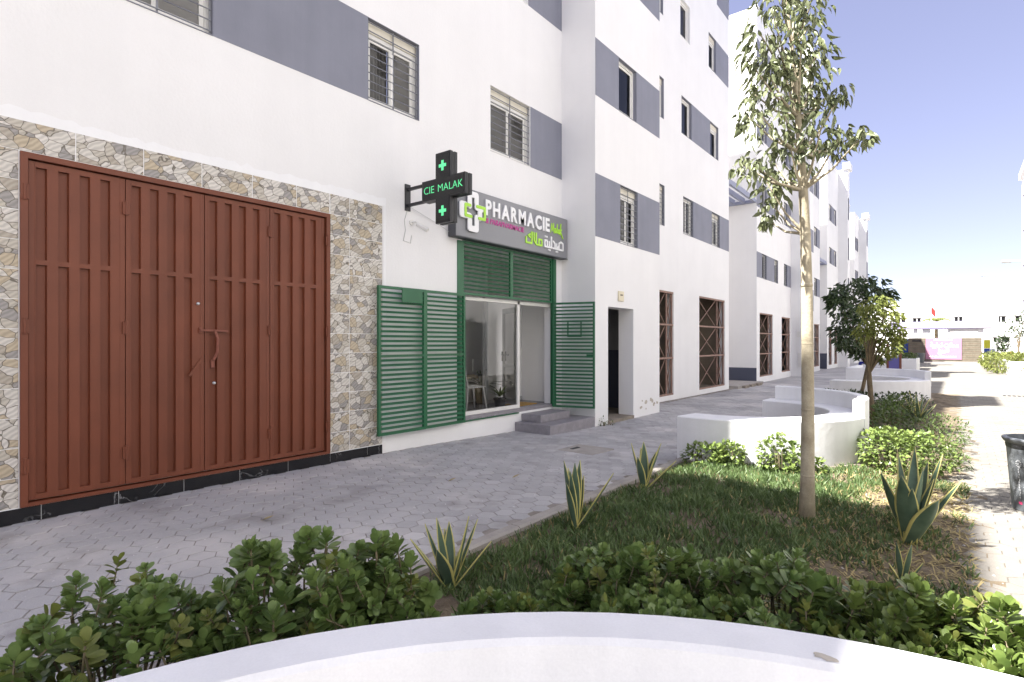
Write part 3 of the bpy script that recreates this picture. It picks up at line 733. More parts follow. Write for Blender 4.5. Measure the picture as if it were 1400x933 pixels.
for a, w in ((SY0 + .01, 1.34), (SY0 + 1.352, 1.34)): louvre_leaf(tr, (X0 - .02, a, 0), (0, 1, 0), w, 2.42, 3.33, 11, mid=False)
m = MB(); m.box(X0 - .06, X0 + .012, SY1 - .05, SY1 + .06, .3, 3.33); m.box(X0 - .05, X0 + .01, SY0 - .12, SY0 - .002, .27, 3.32)
m.box(X0 - .03, X0 + .03, SY0, 8.4, .262, .28)
m.build('post', 'green_paint', tr)
la = thing('louvre_shutter', 'pair of green louvred shutter leaves folded flat against the wall left of the pharmacy window', 'shutter', (X0 + .1, 5.95, .28))
lf, P = louvre_leaf(la, (X0 + .10, 5.03, 0), (0, 1, -0.), .9, .27, 2.42, 29)
m = MB(); m.prism([(.42, 2.2), (.82, 2.2), (.82, 2.4), (.42, 2.4)], P, .021, .035); o = m.build('notice_plate', 'green_paint', lf)
louvre_leaf(la, (X0 + .08, 5.94, 0), (0, 1, -0.), .9, .27, 2.42, 29)
lb = thing('louvre_shutter', 'single green louvred shutter leaf swung open beside the pharmacy steps', 'shutter', (X0, 9.5, .28))
lf, P = louvre_leaf(lb, (X0 + .05, 9.5, 0), (.95, .27, 0), .88, .29, 2.42, 28, mid=False)
m = MB()
for a0, a1, b0, b1 in ((.3, .6, 1.72, 1.745), (.3, .6, 2.02, 2.045), (.3, .325, 1.745, 2.02), (.575, .6, 1.745, 2.02)): m.prism([(a0, b0), (a1, b0), (a1, b1), (a0, b1)], P, -.035, -.021)
m.build('latch_frame', 'green_paint', lf)
m = MB(); m.prism([(.7, 1.33), (.86, 1.33), (.86, 1.37), (.7, 1.37)], P, -.03, -.021); m.build('latch', 'green_paint', lf)

# ================================================================== SIGNS
def text_poly(body, size, off=0., ext=.01, shear=0., res=4):
    c = bpy.data.curves.new('txt', 'FONT'); c.body = body; c.size = size; c.offset = off; c.extrude = ext; c.resolution_u = res; c.shear = shear
    o = bpy.data.objects.new('txt', c); col.objects.link(o)
    bpy.context.view_layer.update()
    dg = bpy.context.evaluated_depsgraph_get()
    me = bpy.data.meshes.new_from_object(o.evaluated_get(dg))
    V = [v.co.copy() for v in me.vertices]; F = [tuple(p.vertices) for p in me.polygons]
    bpy.data.objects.remove(o); bpy.data.curves.remove(c); bpy.data.meshes.remove(me)
    return V, F
def put_text(body, size, fn, name, m, parent, off=0., ext=.01, shear=0., fit=None, x=0., y=0.):
    V, F = text_poly(body, size, off, ext, shear)
    if not V: return 0
    x0 = min(v.x for v in V); x1 = max(v.x for v in V); k = fit / (x1 - x0) if fit else 1
    b = MB(); b.add([fn(x + (v.x - x0) * k, y + v.y, v.z) for v in V], F); b.build(name, m, parent)
    return (x1 - x0) * k
def strokes(lines, width, fn, name, m, parent, d=.012):
    """flat ribbons with round ends along polylines"""
    b = MB(); e = 0
    for ln in lines:
        for i, p in enumerate(ln):
            e += .00025; n = 10
            b.prism([(p[0] + width / 2 * math.cos(2 * math.pi * k / n), p[1] + width / 2 * math.sin(2 * math.pi * k / n)) for k in range(n)], fn, 0, d + e)
            if i + 1 < len(ln):
                q = ln[i + 1]; dx, dy = q[0] - p[0], q[1] - p[1]; l = math.hypot(dx, dy) or 1e-6; ox, oy = -dy / l * width / 2, dx / l * width / 2
                e += .00025
                b.prism([(p[0] - ox, p[1] - oy), (q[0] - ox, q[1] - oy), (q[0] + ox, q[1] + oy), (p[0] + ox, p[1] + oy)], fn, 0, d + e)
    return b.build(name, m, parent)
PY0, PY1, PZ0, PZ1 = 6.54, 9.86, 3.35, 4.17
sg = thing('pharmacy_sign', 'long grey fascia sign reading PHARMACIE with a white and green cross logo', 'sign', (X0, 8.3, PZ0))
xs = X0 + .17
m = MB(); m.box(X0 + .002, xs, PY0, PY1, PZ0, PZ1, .008); m.build('panel', ['sign_grey'], sg)
m = MB(); m.box(X0 + .004, xs + .004, PY0 - .012, PY0 - .001, PZ0 - .005, PZ1 + .004); m.box(X0 + .004, xs + .004, PY0, PY1, PZ0 - .012, PZ0 - .001); m.build('edge_trim', 'sign_dark', sg)
fs = lambda a, b_, d: (xs + d, PY0 + a, PZ0 + b_)
fsd = lambda a, b_, d: (xs + d + .02, PY0 + a, PZ0 + b_)
# letters
glyphs = []; xx = 0
for ch in 'PHARMACIE':
    V, F = text_poly(ch, .36, .012, .014)
    x0 = min(v.x for v in V); x1 = max(v.x for v in V); glyphs.append((V, F, xx - x0)); xx += x1 - x0 + .05
kx = 1.92 / (xx - .05)
for V, F, ox in glyphs:
    b = MB(); b.add([fs(.71 + (v.x + ox) * kx, .46 + v.y, v.z + .016) for v in V], F); b.build('letter', 'sign_white', sg)
put_text('& PARAPHARMACIE', .13, lambda a, b_, d: fs(a, b_, d + .006), 'small_lettering', 'sign_magenta', sg, .0012, .004, .2, fit=1.1, x=.73, y=.32)
# handwritten Malak
mk = [[(0, 0), (.045, .16), (.075, .03), (.12, .17), (.135, .0)], [(.205, .08), (.17, .09), (.16, .03), (.19, .01), (.21, .09), (.215, .01), (.24, .03)], [(.24, .03), (.275, .17), (.255, .02), (.285, .02)],
      [(.345, .07), (.31, .08), (.3, .02), (.33, .01), (.35, .08), (.355, .01), (.38, .03)], [(.38, 0), (.42, .19), (.395, .0)], [(.45, .09), (.405, .06), (.47, -.03), (.5, -.06)]]
strokes([[(2.7 + p[0] * .85, .46 + p[1] * 1.15) for p in l] for l in mk], .018, fs, 'script_lettering', 'sign_lime', sg, .008)
# Arabic name in square letters: saad-ya-dal-lam-ya-ta / meem-lam-alef-kaf
def sc_(ls, k, ox, oy): return [[(ox + p[0] * k, oy + p[1] * k) for p in l] for l in ls]
sayd = [[(2.95, .0), (2.3, 0), (2.3, .35), (2.0, 0), (2.0, .0)], [(2.3, 0), (2.3, .55), (2.6, .72), (2.95, .6), (2.95, 0)], [(2.3, 0), (1.9, 0), (1.9, .45)], [(1.9, 0), (1.25, 0)], [(1.25, 0), (1.6, 0), (1.62, .45), (1.35, .62)],
        [(1.05, .95), (1.05, 0), (.72, 0), (.72, .5)], [(.72, 0), (.0, 0), (0, .55), (.35, .55), (.35, 0)], [(2.0, -.26), (2.0, -.25)], [(1.8, -.26), (1.8, -.25)], [(.8, -.26), (.8, -.25)], [(.6, -.26), (.6, -.25)], [(.08, .88), (.08, .87)], [(.28, .88), (.28, .87)]]
strokes(sc_(sayd, .222, 2.48, .15), .036, fs, 'arabic_lettering', 'sign_white', sg, .012)
mal = [[(2.3, 0), (2.3, .5), (1.85, .5), (1.85, 0)], [(2.3, 0), (1.45, 0)], [(1.45, 0), (1.45, .95)], [(1.45, 0), (1.15, .3), (1.1, .95)], [(.8, .95), (.8, 0), (.0, 0), (.0, .45)], [(.55, .5), (.3, .62), (.55, .75)]]
strokes(sc_(mal, .222, 1.88, .15), .036, fs, 'arabic_lettering', 'sign_lime', sg, .012)
# logo: white cross drawn by two bent bands with green inner links
LB = .375; LC = .44
def lg(ls): return [[(LB + p[0] * .3, LC + p[1] * .3) for p in l] for l in ls]
strokes(lg([[(-.28, .28), (-.28, .95), (.28, .95), (.28, .5)], [(.28, -.28), (.28, -.95), (-.28, -.95), (-.28, -.5)], [(-.28, -.28), (-.92, -.28), (-.92, .28), (-.62, .28)], [(.28, .28), (.92, .28)], [(.55, -.28), (.55, .1)]]), .1, fsd, 'logo_cross', 'sign_white', sg, .02)
strokes(lg([[(-.28, .3), (-.66, .3), (-.66, -.3), (-.2, -.3)], [(.28, .34), (.92, .34), (.92, -.3), (.45, -.3)]]), .05, lambda a, b_, d: (xs + d + .045, PY0 + a, PZ0 + b_), 'logo_link', 'sign_lime', sg, .01)

# cross sign
cy = 5.66; cx = -5.69; cz = 3.8
cr = thing('pharmacy_cross', 'black illuminated pharmacy cross on a wall bracket with green LED text', 'sign', (X0, cy, 3.3))
a, hgt, wid = .145, .5, .43
poly = [(-a, -hgt), (a, -hgt), (a, -a), (wid, -a), (wid, a), (a, a), (a, hgt), (-a, hgt), (-a, a), (-wid, a), (-wid, -a), (-a, -a)]
fc = lambda p, q, d: (cx + p, cy - d, cz + q)
m = MB(); m.prism(poly, fc, .02, .075); m.build('front_case', 'black_plastic', cr)
m = MB(); m.prism([(p * .985, q * .985) for p, q in poly], fc, -.012, .0195); m.build('core', 'black_gloss', cr)
m = MB(); m.prism(poly, fc, -.07, -.013); m.build('rear_case', 'black_plastic', cr)
inn = [(p - math.copysign(.018, p), q - math.copysign(.018, q)) for p, q in poly]
m = MB(); m.prism(inn, fc, .0755, .078); m.build('led_face', 'black_gloss', cr)
for zc in (.31, -.33):
    m = MB(); w_ = .022; l = .072
    m.prism([(-w_, -l), (w_, -l), (w_, -w_), (l, -w_), (l, w_), (w_, w_), (w_, l), (-w_, l), (-w_, w_), (-l, w_), (-l, -w_), (-w_, -w_)], lambda p, q, d: fc(p, q + zc, d), .079, .083); m.build('led_cross', 'led_green', cr)
put_text('CIE', .15, lambda p, q, d: fc(p, q, .08 + d * .2), 'led_lettering', 'led_green', cr, -.002, .004, fit=.21, x=-.38, y=-.05)
put_text('MALAK', .15, lambda p, q, d: fc(p, q, .08 + d * .2), 'led_lettering', 'led_green', cr, -.002, .004, fit=.48, x=-.09, y=-.05)
m = MB()
for z in (3.68, 3.92): m.box(X0 + .01, cx - wid + .02, cy - .02, cy + .02, z - .02, z + .02)
m.box(X0, X0 + .02, cy - .05, cy + .05, 3.6, 4.0); m.build('bracket', 'black_plastic', cr)
ca = thing('security_camera', 'small white security camera on the wall below the pharmacy cross', 'camera', (X0, 5.72, 3.4))
m = MB(); m.lathe((0, 0, 0), [(0, .1), (.035, .1), (.035, -.1), (.03, -.1), (.03, -.09), (0, -.09)], 14)
inst('body', m.mesh('body', 'white_frame', smooth=False), ca, (X0 + .16, 5.82, 3.36), (R(60), 0, R(-60)))
m = MB(); m.tube([(X0, 5.74, 3.44), (X0 + .09, 5.76, 3.44), (X0 + .13, 5.8, 3.4)], .016, 7); m.build('arm', 'white_frame', ca)
m = MB(); m.lathe((0, 0, 0), [(.0, 0), (.045, 0), (.045, .02), (0, .02)], 14); inst('base', m.mesh('base', 'white_frame'), ca, (X0, 5.74, 3.44), (0, R(90), 0))
wc = thing('cable', 'thin slack cable running along the wall below the pharmacy cross', 'cable', (X0, 5.6, 3.3))
m = MB(); m.tube([(X0 + .008, 5.66, 3.62), (X0 + .008, 5.6, 3.45), (X0 + .008, 5.62, 3.3), (X0 + .008, 5.58, 3.14), (X0 + .008, 5.72, 3.12), (X0 + .008, 5.74, 3.24)], .006, 5)
m.tube([(X0 + .03, 5.7, 3.66), (X0 + .02, 6.3, 3.5), (X0 + .02, 6.72, 3.36)], .004, 5); m.build('wire', 'cable', wc)

# ---------- things inside the pharmacy
ch = thing('chair', 'white plastic chair with a perforated back inside the pharmacy window', 'chair', (-7.25, 7.85, .33), rz=R(75))
def rot_local(o_): return o_
m = MB()
K = 9
def seatp(i, j): 
    a = (i / K - .5) * .44; bb = (j / K - .5) * .42; return (bb, a, .45 - .02 * math.cos(3 * (i / K - .5)) * math.cos(3 * (j / K - .5)))
for i in range(K):
    for j in range(K): m.quad(seatp(i, j), seatp(i, j + 1), seatp(i + 1, j + 1), seatp(i + 1, j))
me = m.mesh('seat', 'sign_white', smooth=True); o = bpy.data.objects.new('seat', me); col.objects.link(o); o.parent = ch
md = o.modifiers.new('t', 'SOLIDIFY'); md.thickness = .02
for sx in (-1, 1):
    for sy in (-1, 1):
        m = MB(); m.tube([(sx * .17, sy * .17, .44), (sx * .23, sy * .22, 0.0)], [.02, .013], 8); o = bpy.data.objects.new('leg', m.mesh('leg', 'sign_white', smooth=True)); col.objects.link(o); o.parent = ch
m = MB()                                       # back: curved net of bars with open cells
def bk(a, z): t = a / .24; return (-.2 - .05 * (1 - t * t) - (z - .45) * .15, a, z)
rr = random.Random(4); cells = [(rr.uniform(-.2, .2), rr.uniform(.5, .82)) for _ in range(26)]
g = {}
nI, nJ = 26, 22
for i in range(nI + 1):
    for j in range(nJ + 1):
        a = -.24 + .48 * i / nI; z = .45 + .42 * j / nJ * (1 - .18 * (a / .24) ** 2); g[i, j] = bk(a, z)
for i in range(nI):
    for j in range(nJ):
        a = -.24 + .48 * (i + .5) / nI; z = .45 + .42 * (j + .5) / nJ
        ds = sorted(math.hypot(a - q[0], (z - q[1]) * 1) for q in cells)
        if 1 < i < nI - 2 and 1 < j < nJ - 2 and ds[1] - ds[0] > .018: continue
        m.quad(g[i, j], g[i + 1, j], g[i + 1, j + 1], g[i, j + 1])
o = bpy.data.objects.new('backrest', m.mesh('backrest', 'sign_white')); col.objects.link(o); o.parent = ch
md = o.modifiers.new('t', 'SOLIDIFY'); md.thickness = .018
dk = thing('counter', 'white counter at the back of the pharmacy', 'counter', (-8.3, 9.3, .33))
m = MB(); m.box(-8.55, -8.0, 8.4, 10.3, .84, .89, .01); m.build('top', 'terracotta', dk)
m = MB(); m.box(-8.5, -8.15, 8.45, 10.25, .331, .839); m.build('body', 'interior_white', dk)
mo = thing('monitor', 'white monitor standing on the pharmacy counter', 'monitor', (-8.25, 9.2, .89))
m = MB(); m.box(-8.27, -8.23, 9.0, 9.4, .98, 1.24, .006); m.build('screen', 'interior_white', mo)
m = MB(); m.box(-8.31, -8.19, 9.13, 9.27, .891, .905); m.box(-8.26, -8.24, 9.18, 9.22, .905, .98); m.build('stand', 'aluminium', mo)
de = thing('wall_hanging', 'dark brown zigzag wall hanging inside the pharmacy', 'decoration', (-8.3, ry1, 1.9))
m = MB(); fw_ = lambda p, q, d: (-8.5 + p * .7, ry1 - .005 - d, 1.66 + q * .75)
m.prism([(0, .12), (.12, 0), (.24, .12), (.36, 0), (.48, .12), (.6, 0), (.72, .12), (.72, .75), (.6, .66), (.48, .75), (.36, .66), (.24, .75), (.12, .66), (0, .75)], fw_, 0, .02); m.build('panel', 'decor_brown', de)
sw = thing('shelf_unit', 'white wall shelves with a black strip inside the pharmacy', 'shelf', (-7.9, ry0 + .02, 1))
for z in (1.25, 1.5, 1.75): 
    m = MB(); m.box(-8.5, -7.2, ry0 + .01, ry0 + .22, z, z + .03); m.build('shelf', 'blind', sw)
m = MB(); m.box(-8.5, -7.2, ry0 + .01, ry0 + .2, .9, 1.05); m.build('strip', 'black_plastic', sw)
mt_ = thing('doormat', 'golden brown doormat on the pharmacy floor by the doorway', 'mat', (-6.95, 9.05, .345))
m = MB(); m.box(-7.25, -6.82, 8.72, 9.42, .332, .352, .006); m.build('fibre', 'mat_brown', mt_)

# ================================================================== PLANT KIT
def leaf_faces(b, base, d, n, L, Wd, fold=.15, droop=.0, shape=(0, .75, 1, .8, 0)):
    """one leaf: base point, direction d, face normal n; a folded strip with a midrib"""
    d = Vector(d).normalized(); n = Vector(n); n = (n - d * n.dot(d))
    if n.length < 1e-4: n = d.orthogonal()
    n.normalize(); s = d.cross(n); base = Vector(base); k = len(shape) - 1
    V = []; 
    for i, w in enumerate(shape):
        t = i / k; c = base + d * (L * t) - n * (droop * L * t * t) ; ww = w * Wd / 2
        V += [c - s * ww + n * fold * ww, c, c + s * ww + n * fold * ww]
    F = []
    for i in range(k):
        o = i * 3
        for j in (0, 1):
            if shape[i] == 0: F.append((o + 1, o + 3 + j, o + 4 + j) if j == 0 else (o + 1, o + 4, o + 5))
            elif shape[i + 1] == 0: F.append((o + j, o + 1 + j, o + 4))
            else: F.append((o + j, o + 1 + j, o + 4 + j, o + 3 + j))
    b.add(V, F)
def rv(r): 
    while 1:
        v = Vector((r.uniform(-1, 1), r.uniform(-1, 1), r.uniform(-1, 1)))
        if .05 < v.length < 1: return v
# rosettes of round fleshy leaves
def rosette(seed, n, L, m):
    r = random.Random(seed); b = MB(); OB = (.18, .42, .7, .9, 1.0, .96, .74, 0)
    b.tube([(0, 0, -.12), (0, 0, 0)], [.004, .003], 5)
    b.cur = 1
    for i in range(n):
        az = i * 2.4 + r.uniform(-.3, .3); t = i / n; el = R(8 + 66 * t + r.uniform(-10, 10)); ll = L * (1 - .4 * t) * r.uniform(.85, 1.1)
        d = Vector((math.cos(az) * math.cos(el), math.sin(az) * math.cos(el), math.sin(el))); up = Vector((-math.cos(az) * math.sin(el), -math.sin(az) * math.sin(el), math.cos(el)))
        leaf_faces(b, d * .006 + Vector((0, 0, -.055 * (1 - t))), d, up, ll, ll * .66, .22, r.uniform(-.12, .12), OB)
    for i in range(5):
        az = r.uniform(0, 6.3); d = Vector((math.cos(az), math.sin(az), r.uniform(-.3, .4))); leaf_faces(b, (0, 0, -.11 + .01 * i), d, (0, 0, 1), L * .95, L * .62, .2, .1, OB)
    return b.mesh('leaf_cluster', ['twig', m], smooth=True)
ROS = {k: [rosette(i + 10 * j, 15, .064, k) for i in range(6)] + [rosette(77 + j, 10, .06, 'leaf_yellow')] for j, k in enumerate(('leaf_shrub', 'leaf_shrub_light'))}
def shrub(label, x, y, rx, h, n, seed, k='leaf_shrub', group='round-leaved shrubs around the near bench', lo=.12, sc=1., cat='shrub'):
    r = random.Random(seed); z = gz(y)
    t = thing('round_leaved_shrub', label, cat, (x, y, z), group)
    br = MB()
    for i in range(n):
        az = r.uniform(0, 6.283); q = math.sqrt(r.random()); 
        e = math.sqrt(max(0, 1 - q * q)); hh = lo + (h - lo) * (e * r.uniform(.55, 1.05) if r.random() < .75 else r.uniform(.1, .9) * e + .05)
        p = Vector((x + rx * q * math.cos(az), y + rx * q * math.sin(az), z + hh))
        s = r.uniform(.68, 1.28) * sc
        inst('leaf_cluster', r.choice(ROS[k]), t, p, (r.uniform(-.5, .5) + .7 * q * -math.sin(az), r.uniform(-.5, .5) + .7 * q * math.cos(az), r.uniform(0, 6.28)), (s, s, s))
        if i % 3 == 0:
            m0 = Vector((x + .25 * rx * math.cos(az), y + .25 * rx * math.sin(az), z + hh * .4)); br.tube([(x + .06 * math.cos(az), y + .06 * math.sin(az), z - .02), m0, p - Vector((0, 0, .05))], [.009, .007, .004], 5, False)
    br.build('branch', 'twig', t)
    return t
# ---------- agaves
def agave(label, base, d, tips, wide=.06, seed=1, name='agave'):
    r = random.Random(seed); B = Vector(base); t = thing(name, label, 'agave', B, 'variegated agaves in the planting')
    for tip in tips:
        u, v = tip[0], tip[1]; dd = tip[2] if len(tip) > 2 else r.uniform(-.12, .12); wd = (tip[3] if len(tip) > 3 else 1.) * wide
        T = at(u, v, d + dd); ax = T - B; L = ax.length
        out = Vector((ax.x, ax.y, 0)); 
        mid = B + ax * .5 - Vector((0, 0, 1)) * 0 + out * (-.0) + Vector((0, 0, .04 * L)) + out * (.12 if out.length > .15 else .25)
        view = Vector((-B.x, -B.y, .4)).normalized()
        b = MB(); N_ = 9; prev = None
        rows = []
        for i in range(N_ + 1):
            q = i / N_; c_ = B * (1 - q) ** 2 + mid * 2 * q * (1 - q) + T * q * q
            dv_ = ((mid - B) * (1 - q) + (T - mid) * q).normalized()
            nrm = (Vector((0, 0, 1)) * .4 - out.normalized() * .8 if out.length > .02 else view); 
            sd = dv_.cross(nrm)
            if sd.length < .05: sd = dv_.cross(view)
            sd.normalize()
            if prev and sd.dot(prev) < 0: sd = -sd
            prev = sd; nn = sd.cross(dv_)
            w = wd * (.55 + .75 * q - .3 * q * q) * (1 - max(0, (q - .45) / .55) ** 1.5) * .5 + .0006
            e = .22
            rows.append([c_ - sd * w + nn * w * .45, c_ - sd * w * (1 - e) + nn * w * .3, c_, c_ + sd * w * (1 - e) + nn * w * .3, c_ + sd * w + nn * w * .45])
        b.add([p_ for row_ in rows for p_ in row_], [(i * 5 + j, i * 5 + j + 1, i * 5 + j + 6, i * 5 + j + 5) for i in range(N_) for j in range(4)])
        b.mi = [1 if j in (0, 3) else 0 for i in range(N_) for j in range(4)]
        o = b.build('leaf', ['agave_green', 'agave_yellow'], t, smooth=True)
        sm = o.modifiers.new('t', 'SOLIDIFY'); sm.thickness = .006; sm.offset = 0
    return t
# ---------- leafy clumps for hedges and crowns: many small leaves through a volume
def foliage(b, blobs, nper, L, Wd, r, down=0., fold=.2, shape=(0, .8, 1, .6, 0)):
    for c_, rad in blobs:
        c_ = Vector(c_)
        for _ in range(nper):
            v = rv(r); v = v.normalized() * (v.length ** .45); p = c_ + Vector((v.x * rad[0], v.y * rad[1], v.z * rad[2]))
            d = (v + rv(r) * .9 + Vector((0, 0, -down))).normalized(); n = (Vector((0, 0, 1)) + rv(r) * .7)
            l = L * r.uniform(.7, 1.2); leaf_faces(b, p, d, n, l, Wd * l / L, fold, r.uniform(0, .35), shape)
def hedge(name, label, cat, blobs, nper, L, Wd, m, seed, group=None, stems=True):
    r = random.Random(seed); c0 = Vector(blobs[0][0]); t = thing(name, label, cat, (c0.x, c0.y, gz(c0.y)), group)
    b = MB(); foliage(b, blobs, nper, L, Wd, r); tag(b.build('foliage', m, t, smooth=True), kind='stuff')
    s = MB()
    for c_, rad in blobs:
        for k in range(4):
            q = rv(r); s.tube([(c_[0] + q.x * .1, c_[1] + q.y * .1, max(gz(c_[1]) - .02, c_[2] - rad[2] * 1.1)), (c_[0] + q.x * rad[0] * .6, c_[1] + q.y * rad[1] * .6, c_[2] + abs(q.z) * rad[2] * .6)], [.012, .004], 5)
    tag(s.build('stem', 'twig', t), kind='stuff')
    return t

# ================================================================== BENCHES
def ring(b, c, r0, r1, a0, a1, z0, z1, n=40, bev=.015):
    prof = [(r0, z0), (r1, z0), (r1, z1 - bev), (r1 - bev, z1), (r0 + bev, z1), (r0, z1 - bev)]
    k = len(prof); V = []; F = []
    for i in range(n + 1):
        a = a0 + (a1 - a0) * i / n
        for r, z in prof: V.append((c[0] + r * math.cos(a), c[1] + r * math.sin(a), z))
    for i in range(n):
        for j in range(k): F.append((i * k + j, i * k + (j + 1) % k, (i + 1) * k + (j + 1) % k, (i + 1) * k + j))
    F += [tuple(range(k)), tuple(n * k + j for j in range(k - 1, -1, -1))]
    b.add(V, F)
def bench(label, c, Ro, sa0, sa1, ba0, ba1, sz, bz, seatw=.5, z0=-.25, cat='bench', inner=.14):
    t = thing('curved_bench', label, cat, (c[0], c[1], gz(c[1])), 'curved white masonry benches')
    m = MB(); ring(m, c, Ro - seatw, Ro, R(sa0), R(sa1), z0, sz, 64); smooth_angle(m.build('seat', 'bench_white', t))
    m = MB(); ring(m, c, Ro - inner, Ro + .006, R(ba0), R(ba1), sz - .2, bz, 48); smooth_angle(m.build('backrest', 'bench_white', t))
    m = MB(); ring(m, c, Ro - seatw - .03, Ro + .06, R(sa0), R(sa1), z0 - .05, gz(c[1]) + .075, 64); smooth_angle(m.build('footing', 'footing', t))
    return t
bench('curved white bench with raised back behind the tall slender tree', (-2.75, 9.3), 1.77, -100, 88, -8, 84, .58, .82, .5)
bench('white curved bench in the foreground, closest to the camera', (.28, -.13), 1.95, -120, 215, 0, 205, .5, .8, .5, inner=.165)
bench('far curved white bench with a seated figure behind it', (-2.6, 20.8), 2.0, -100, 85, -5, 82, .5, .74, .5)

nb_o = [o for o in col.objects if o.name.startswith('curved_bench') and abs(o.location.x - .28) < .01][0]
rr = random.Random(8); m = MB(); n = 14
m.add([(-.262 + .05 * rr.uniform(.5, 1) * math.cos(2 * math.pi * i / n), 1.61 + .018 * rr.uniform(.5, 1.1) * math.sin(2 * math.pi * i / n), .8012) for i in range(n)], [tuple(range(n))]); m.build('paint_chip', 'chip', nb_o)

# ================================================================== NEAR PLANTING
SH = [(-2.5, .12, .42, .6, 'shrub at the left corner of the foreground, against the bench'), (-2.42, .7, .42, .76, 'shrub with the left-hand peak of the foreground hedge'), (-2.16, 1.24, .42, .8, 'shrub beside the paving in the foreground, second from the left corner'),
      (-2.12, 1.6, .32, .7, 'foreground shrub with open twigs, in front of the paving'), (-1.68, 2.02, .28, .4, 'low shrub in front of the near agave'),
      (-1.5, 2.66, .3, .46, 'shrub at the edge of the ground cover'), (-1.15, 2.72, .40, .56, 'shaded shrub in the middle of the foreground hedge'), (-1.05, 2.25, .34, .5, 'low shaded shrub touching the near bench in the middle'),
      (-.68, 2.9, .38, .58, 'shaded shrub in front of the tall tree'), (-.6, 2.35, .32, .5, 'half shaded shrub touching the near bench')]
for i, (x, y, rx, h, lb) in enumerate(SH): shrub('round-leaved dark green ' + lb, x, y, rx, h, 125, 100 + i)
SL = [(-.2, 2.9, .36, .56, 'shrub at the border of sun and shade'), (.12, 3.0, .36, .56, 'shrub below the large agave'), (-.15, 2.4, .36, .52, 'shrub against the sunlit end of the near bench'), (.25, 2.55, .36, .52, 'shrub beside the plaza in the right foreground'), (.45, 2.15, .34, .5, 'shrub in the lower right corner'), (.6, 2.6, .3, .42, 'outermost shrub on the plaza side')]
for i, (x, y, rx, h, lb) in enumerate(SL): shrub('bright green sunlit ' + lb, x, y, rx, h, 125, 200 + i, 'leaf_shrub_light')
def gp(u, v, z=0): 
    d = 765 * (EYE - z) / (v - 469); return at(u, v, d), d
p, d = gp(615, 812, .0); agave('small variegated agave nearest the paving, beside the foreground shrubs', p, d, [(561, 737, -.05), (581, 716, .1, .6), (597, 708, .06), (614, 713, .12), (608, 722, .15, .7), (641, 706, .0), (653, 710, .1, .6), (672, 740, -.05, .7), (598, 752, -.14, 1.5), (633, 742, .1, .8)], .09, 3)
p, d = gp(787, 726, .0); agave('slim variegated agave on the kerb, middle one of the three by the paving', p, d, [(771, 630), (777, 640, .08), (786, 633), (793, 629, .05), (780, 645, -.1, .8), (839, 647, -.1, .8), (798, 650, .1, .7), (774, 660, -.12, .8)], .105, 4)
p, d = gp(881, 672, -.01); agave('variegated agave on the kerb farthest from the camera, near the curved bench', p, d, [(863, 606), (876, 612), (880, 604, .05), (897, 618, .02, 1.3), (904, 606, -.05, 1.2), (925, 630, -.1, .8), (872, 625, -.1)], .115, 5)
p, d = gp(1244, 748, .0); agave('large broad-leaved agave on the sunny plaza side of the planting', p, d, [(1204, 645, -.1, 1.1), (1228, 620, .2, .9), (1251, 611, .1, 1.1), (1269, 630, .1, 1.1), (1289, 621, .0, .9), (1316, 656, -.1, 1.2), (1277, 655, -.05, 1.5), (1283, 684, -.3, 2.1), (1232, 650, -.25, 1.7), (1247, 668, -.25, 1.3), (1262, 640, -.1, 1.0), (1218, 672, .1, .9)], .1, 6)
p, d = gp(1234, 800, .0); agave('small agave pup between the sunlit shrubs and the large agave', p, d, [(1226, 742), (1246, 745), (1215, 770), (1262, 770)], .05, 7)
p, d = gp(1256, 578, -.11); agave('clump of agaves in the sunny planting beyond the curved bench', p, d, [(1225, 548), (1235, 540, .2), (1243, 536), (1252, 538, .3), (1262, 541), (1272, 545, -.2), (1280, 553), (1268, 560, -.3), (1240, 556, -.3), (1254, 550, -.3)], .1, 8)

# ground cover: short fleshy blades
r = random.Random(11); b = MB(); b2 = MB()
ln_x = lambda x, y: (x - KX)
cnt = 0
for k in range(23000):
    x, y = r.uniform(KX + .1, PX + .1), r.uniform(2.4, 8.4)
    nz_ = math.sin(2.1 * x + 1.7 * y) + math.sin(4.3 * x - 2.9 * y + 1) + .8 * math.sin(7 * x + 5 * y)
    bare = .1 + ss(-1.1, -.2, x) * 1.7 + ss(.35, .0, x - KX) * 1.2 + 1.3 * ss(.55, .1, math.hypot(x + 1.05, y - 5.5))
    if (x + 2.75) ** 2 + (y - 9.3) ** 2 < 1.86 ** 2: continue
    if nz_ + r.uniform(-1.1, 1.1) < -1.9 + 1.5 * bare: continue
    z = gz(y) + bed_h(x, y) - .005
    hh = r.uniform(.05, .12) * (1 - .3 * min(1, bare)); 
    for q in range(2):
        dd = Vector((r.uniform(-1, 1) * .8, r.uniform(-1, 1) * .8, 1)); w = r.uniform(.008, .014)
        tgt = b2 if r.random() < .012 + .14 * min(1, bare) else b
        leaf_faces(tgt, (x + r.uniform(-.02, .02), y + r.uniform(-.02, .02), z), dd, rv(r), hh, w, .3, r.uniform(0, .5), (.7, 1, .8, 0))
for k in range(8000):
    x, y = r.uniform(-1.5, PX + .12), r.uniform(3.2, 8.4)
    if r.random() > ss(-1.5, -.5, x) or (x + 2.75) ** 2 + (y - 9.3) ** 2 < 1.86 ** 2: continue
    leaf_faces(b2, (x, y, gz(y) + bed_h(x, y) + .004), (r.uniform(-1, 1), r.uniform(-1, 1), r.uniform(-.02, .35)), (0, 0, 1), r.uniform(.03, .1), r.uniform(.004, .015), .3, .1, (.5, 1, .8, 0))
tag(b.build('ground_cover', 'grass', smooth=True), 'low green succulent ground cover filling the planting bed', 'ground cover', kind='stuff')
